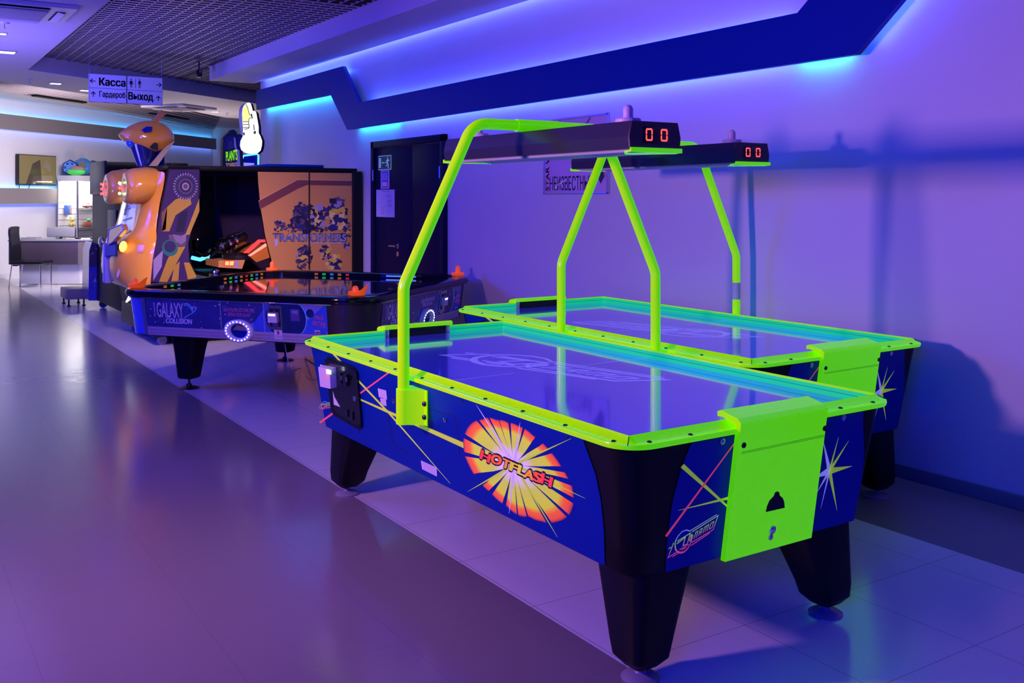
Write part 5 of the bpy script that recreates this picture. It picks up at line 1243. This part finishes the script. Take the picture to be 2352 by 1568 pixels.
for a, b in (((-.14, -.1, .012), (.14, -.09, .035)), ((-.14, .09, .012), (.14, .1, .035))):
    f = MB(); f.bb(a, b, M_grey); f.build('edge', o, local=True)
# visitor chair
CH0 = EYE+ray(70, 659)*17.1; CH0.z = 0
ch = thing('chair', 'dark high backed chair with chrome legs in front of the reception desk', 'chair', CH0, -TH)
kk = 17.1/2253
def cp(x, y, d=0.0): return V((x-70)*kk, d, (659-y)*kk)
f = MB(); rg = []
for x0, y0, th_ in ((37, 612, 5), (34, 600, 6), (35, 580, 8), (33, 556, 9), (29, 538, 7), (30, 523, 5), (32, 519, 3)):
    a, b = cp(x0-th_/2+2, y0), cp(x0+th_/2+2, y0); rg.append([V(a.x, -.21, a.z), V(b.x, -.21, b.z), V(b.x, .21, b.z), V(a.x, .21, a.z)])
f.loft(rg, M_black); f.build('backrest', ch, local=True, sub=1)
f = MB(); a, b = cp(36, 607), cp(110, 596); f.box([(a.x+b.x)/2, 0, (a.z+b.z)/2], (abs(b.x-a.x), .43, .055), M_black, .02); f.build('seat', ch, local=True)
for d in (-.19, .19):
    f = MB(); f.tube([cp(105, 603, d), cp(106, 658.9, d)], .012, M_chrome, 10); f.build('leg', ch, local=True)
    f = MB(); f.tube([cp(40, 606, d), cp(33, 658.9, d)], .012, M_chrome, 10); f.build('leg', ch, local=True)
    f = MB(); f.tube([cp(40, 605, d), cp(105, 603, d)], .010, M_chrome, 10); f.build('rail', ch, local=True)

# ================================================================ on the ceilings
sg = thing('hanging_sign', 'white double row direction sign hung from the grid ceiling', 'sign', (2.63, 12.95, 3.08))
X0, X1, SZ0, SZ1 = 2.195, 3.075, 2.735, 3.085
M_sign = mat('sign_white_plate', (0.52, 0.50, 0.72), 0.35, em=(.35, .33, .85), es=.12)
f = MB(); f.bb((X0, 12.95, SZ0), (X1, 12.97, SZ1), M_sign, .003); f.build('plate', sg)
f = MB(); SG = lambda u, v: V(lerp(X0, X1, u), 12.9492, lerp(SZ0, SZ1, v))
for a in (((0, 1), (1, 1)), ((0, 0), (1, 0)), ((0, 0), (0, 1)), ((1, 0), (1, 1)), ((.505, 0), (.505, 1)), ((0, .5), (1, .5))): f.stroke(a, .012, M_ink, lambda u, v: V(lerp(X0, X1, min(.997, max(.003, u))), 12.9490, lerp(SZ0, SZ1, v)))
def st_(s, u0, u1, v0, v1, b): f.text(s, [SG(u0, v0), SG(u1, v0), SG(u1, v1), SG(u0, v1)], M_ink, b, n=(0, -1, 0), off=.0004)
st_('Касса', .14, .485, .60, .87, .04); st_('Гардероб', .14, .485, .14, .40, .03); st_('Выход', .53, .865, .10, .42, .04)
def arrow(cx, cy, dx, dy):
    # dx, dy = direction; the plate is 0.88 x 0.35 m
    ax, ay = .035*1.0, .035*2.5
    T = lambda a, b: SG(cx+(dx*a-dy*b)*ax, cy+(dy*a+dx*b)*ay)+V(0, -.0004, 0)
    f.stroke([(-1, 0), (.9, 0)], .32, M_ink, T); f.stroke([(.1, .85), (1, 0), (.1, -.85)], .36, M_ink, T)
arrow(.055, .74, -1, 0); arrow(.06, .27, 0, 1); arrow(.945, .74, 1, 0); arrow(.94, .24, 0, 1)
for cx, skirt in ((.565, True), (.68, False)):
    T = lambda a, b: SG(cx+a*.028, .74+b*.17)+V(0, -.0004, 0)
    f.poly([T(.32*math.cos(k*math.pi/6), .80+.17*math.sin(k*math.pi/6)) for k in range(12)], M_ink)
    if skirt: f.poly([T(-.35, .55), T(.35, .55), T(.75, -.25), T(-.75, -.25)], M_ink)
    else: f.poly([T(-.55, .55), T(.55, .55), T(.42, -.2), T(-.42, -.2)], M_ink)
    for s_ in (-1, 1):
        f.stroke([(s_*.45, .5), (s_*.85, -.05)], .2, M_ink, T); f.stroke([(s_*.24, -.2), (s_*.24, -.95)], .26, M_ink, T)
f.stroke([(.625, .58), (.625, .90)], .006, M_ink, lambda u, v: SG(u, v)+V(0, -.0004, 0))
f.build('print', sg, sharp=180)
for x in (X0+.01, X1-.01):
    f = MB(); f.tube([(x, 12.96, SZ1), (x, 12.96, ZH+.01)], .0025, M_steel, 6); f.build('wire', sg)
# cassette air conditioner
def cassette(cx, cy, z, s, label, rz=0):
    o = thing('air_conditioner', label, 'air conditioner', (cx, cy, z-.003), rz, 'ceiling cassettes')
    h = s/2
    f = MB(); f.prism([V(-h, -h, 0), V(h, -h, 0), V(h, h, 0), V(-h, h, 0)], (0, 0, -.035), M_whitep); f.build('panel', o, local=True)
    f = MB(); g_ = h*.56; f.bb((-g_, -g_, -.045), (g_, g_, -.034), M_grey, .004)
    for k in range(15):
        y = lerp(-g_*.95, g_*.95, k/14); f.bb((-g_*.95, y-.006, -.051), (g_*.95, y+.006, -.044), M_whitep)
    f.build('grille', o, local=True)
    for k in range(4):
        R = Matrix.Rotation(k*math.pi/2, 3, 'Z'); f = MB(); q = [R @ V(*p) for p in ((-g_, h*.68, -.0355), (g_, h*.68, -.0355), (g_, h*.86, -.0355), (-g_, h*.86, -.0355))]
        f.prism(q, (0, 0, -.001), M_dark); q = [R @ V(*p) for p in ((-g_*.97, h*.72, -.037), (g_*.97, h*.72, -.037), (g_*.97, h*.84, -.050), (-g_*.97, h*.84, -.050))]; f.prism(q, (0, 0, -.004), M_whitep); f.build('louvre', o, local=True)
    return o
cassette(1.03, 9.80, ZL, .93, 'white ceiling cassette air conditioner in the left hand ceiling')
pa = onz(412, 245, ZL); cassette(pa.x, pa.y, ZL, .95, 'white ceiling cassette air conditioner on the lobby ceiling, right of the sign', .62)
def downlight(px, py, label, s=.17, on=2.5, rz=0):
    p = onz(px, py, ZL); o = thing('downlight', label, 'ceiling light', (p.x, p.y, ZL), rz, 'recessed square lights')
    f = MB(); f.bb((-s/2, -s/2, -.008), (s/2, s/2, 0), M_steel, .002); f.build('frame', o, local=True)
    f = MB(); f.bb((-s*.40, -s*.40, -.012), (s*.40, s*.40, -.007), emit('downlight', (.85, .85, 1.0), on)); f.build('reflector', o, local=True)
downlight(16, 119, 'square downlight near the left edge of the picture, on the left ceiling', .20, 2.2)
downlight(4, 76, 'dark small square downlight above the bright one on the left ceiling', .10, .02)
downlight(128, 191, 'square downlight in front of the hanging sign, on the lobby ceiling', .17, .8)
downlight(196, 207, 'square downlight at the lower left of the hanging sign', .17, 2.0)
downlight(494, 256, 'square downlight on the lobby ceiling, above the glowing sign', .15, .4)
for px, py, lb in ((10, 52, 'small sprinkler head on the left ceiling beside the air conditioner'), (68, 183, 'small sprinkler head on the lobby ceiling, left of the hanging sign'), (521, 259, 'small sprinkler head on the lobby ceiling above the glowing sign')):
    p = onz(px, py, ZL); o = thing('sprinkler', lb, 'sprinkler', (p.x, p.y, ZL), 0, 'sprinkler heads')
    f = MB(); f.lathe([(0, -.012), (.04, -.010), (.045, 0)], (0, 0, 0), M_whitep, 18); f.build('rose', o, local=True)
    f = MB(); f.lathe([(.012, -.055), (.014, -.05), (.004, -.045), (.006, -.01)], (0, 0, 0), M_steel, 12); f.build('nozzle', o, local=True)
p = ony(457, 166, 13.9); o = thing('camera_housing', 'small black security camera hung under the grid ceiling by the soffit corner', 'camera', (p.x, p.y, ZH))
f = MB(); f.bb((-.035, -.05, p.z-ZH-.07), (.035, .05, p.z-ZH+.03), M_black, .012); f.build('body', o, local=True)
f = MB(); f.tube([(0, 0, p.z-ZH+.03), (0, 0, 0.01)], .010, M_black, 8); f.build('stem', o, local=True)
f = MB(); f.lathe([(.014, 0), (.014, .008), (0, .01)], (0, -.05, p.z-ZH+.005), M_steel, 12, (0, -1, 0)); f.build('lens', o, local=True)
# cables
def floor_cable(pts, r, m, name, label):
    P = [onz(x, y, r+.001) if isinstance(x, (int, float)) and z is None else V(*z) for x, y, z in pts]
    f = MB(); f.tube(P, r, m, 8); return tag(f.build(name), label, 'cable')
def spline(P, n=6):
    out = []
    for i in range(len(P)-1):
        a, b, c, d = P[max(i-1, 0)], P[i], P[i+1], P[min(i+2, len(P)-1)]
        for k in range(n):
            t = k/n; out.append(.5*((2*b)+(c-a)*t+(2*a-5*b+4*c-d)*t*t+(3*b-a-3*c+d)*t*t*t))
    out.append(P[-1]); return out
P = [W(-.95, -.35, .46), W(-.97, -.42, .25), onz(690, 846, .006), onz(708, 868, .005), onz(742, 872, .005)]
P = [Vector(p) for p in P]
f = MB(); f.tube(spline(P), .0035, M_grey, 6); f.build('thin_cable', ga_)
P = [W(-.78, -.58, .46), W(-.80, -.66, .22), onz(702, 824, .008), onz(740, 846, .008)]
P = [Vector(p) for p in P]
f = MB(); f.tube(spline(P), .006, M_black, 8); f.build('power_cable', ga_)
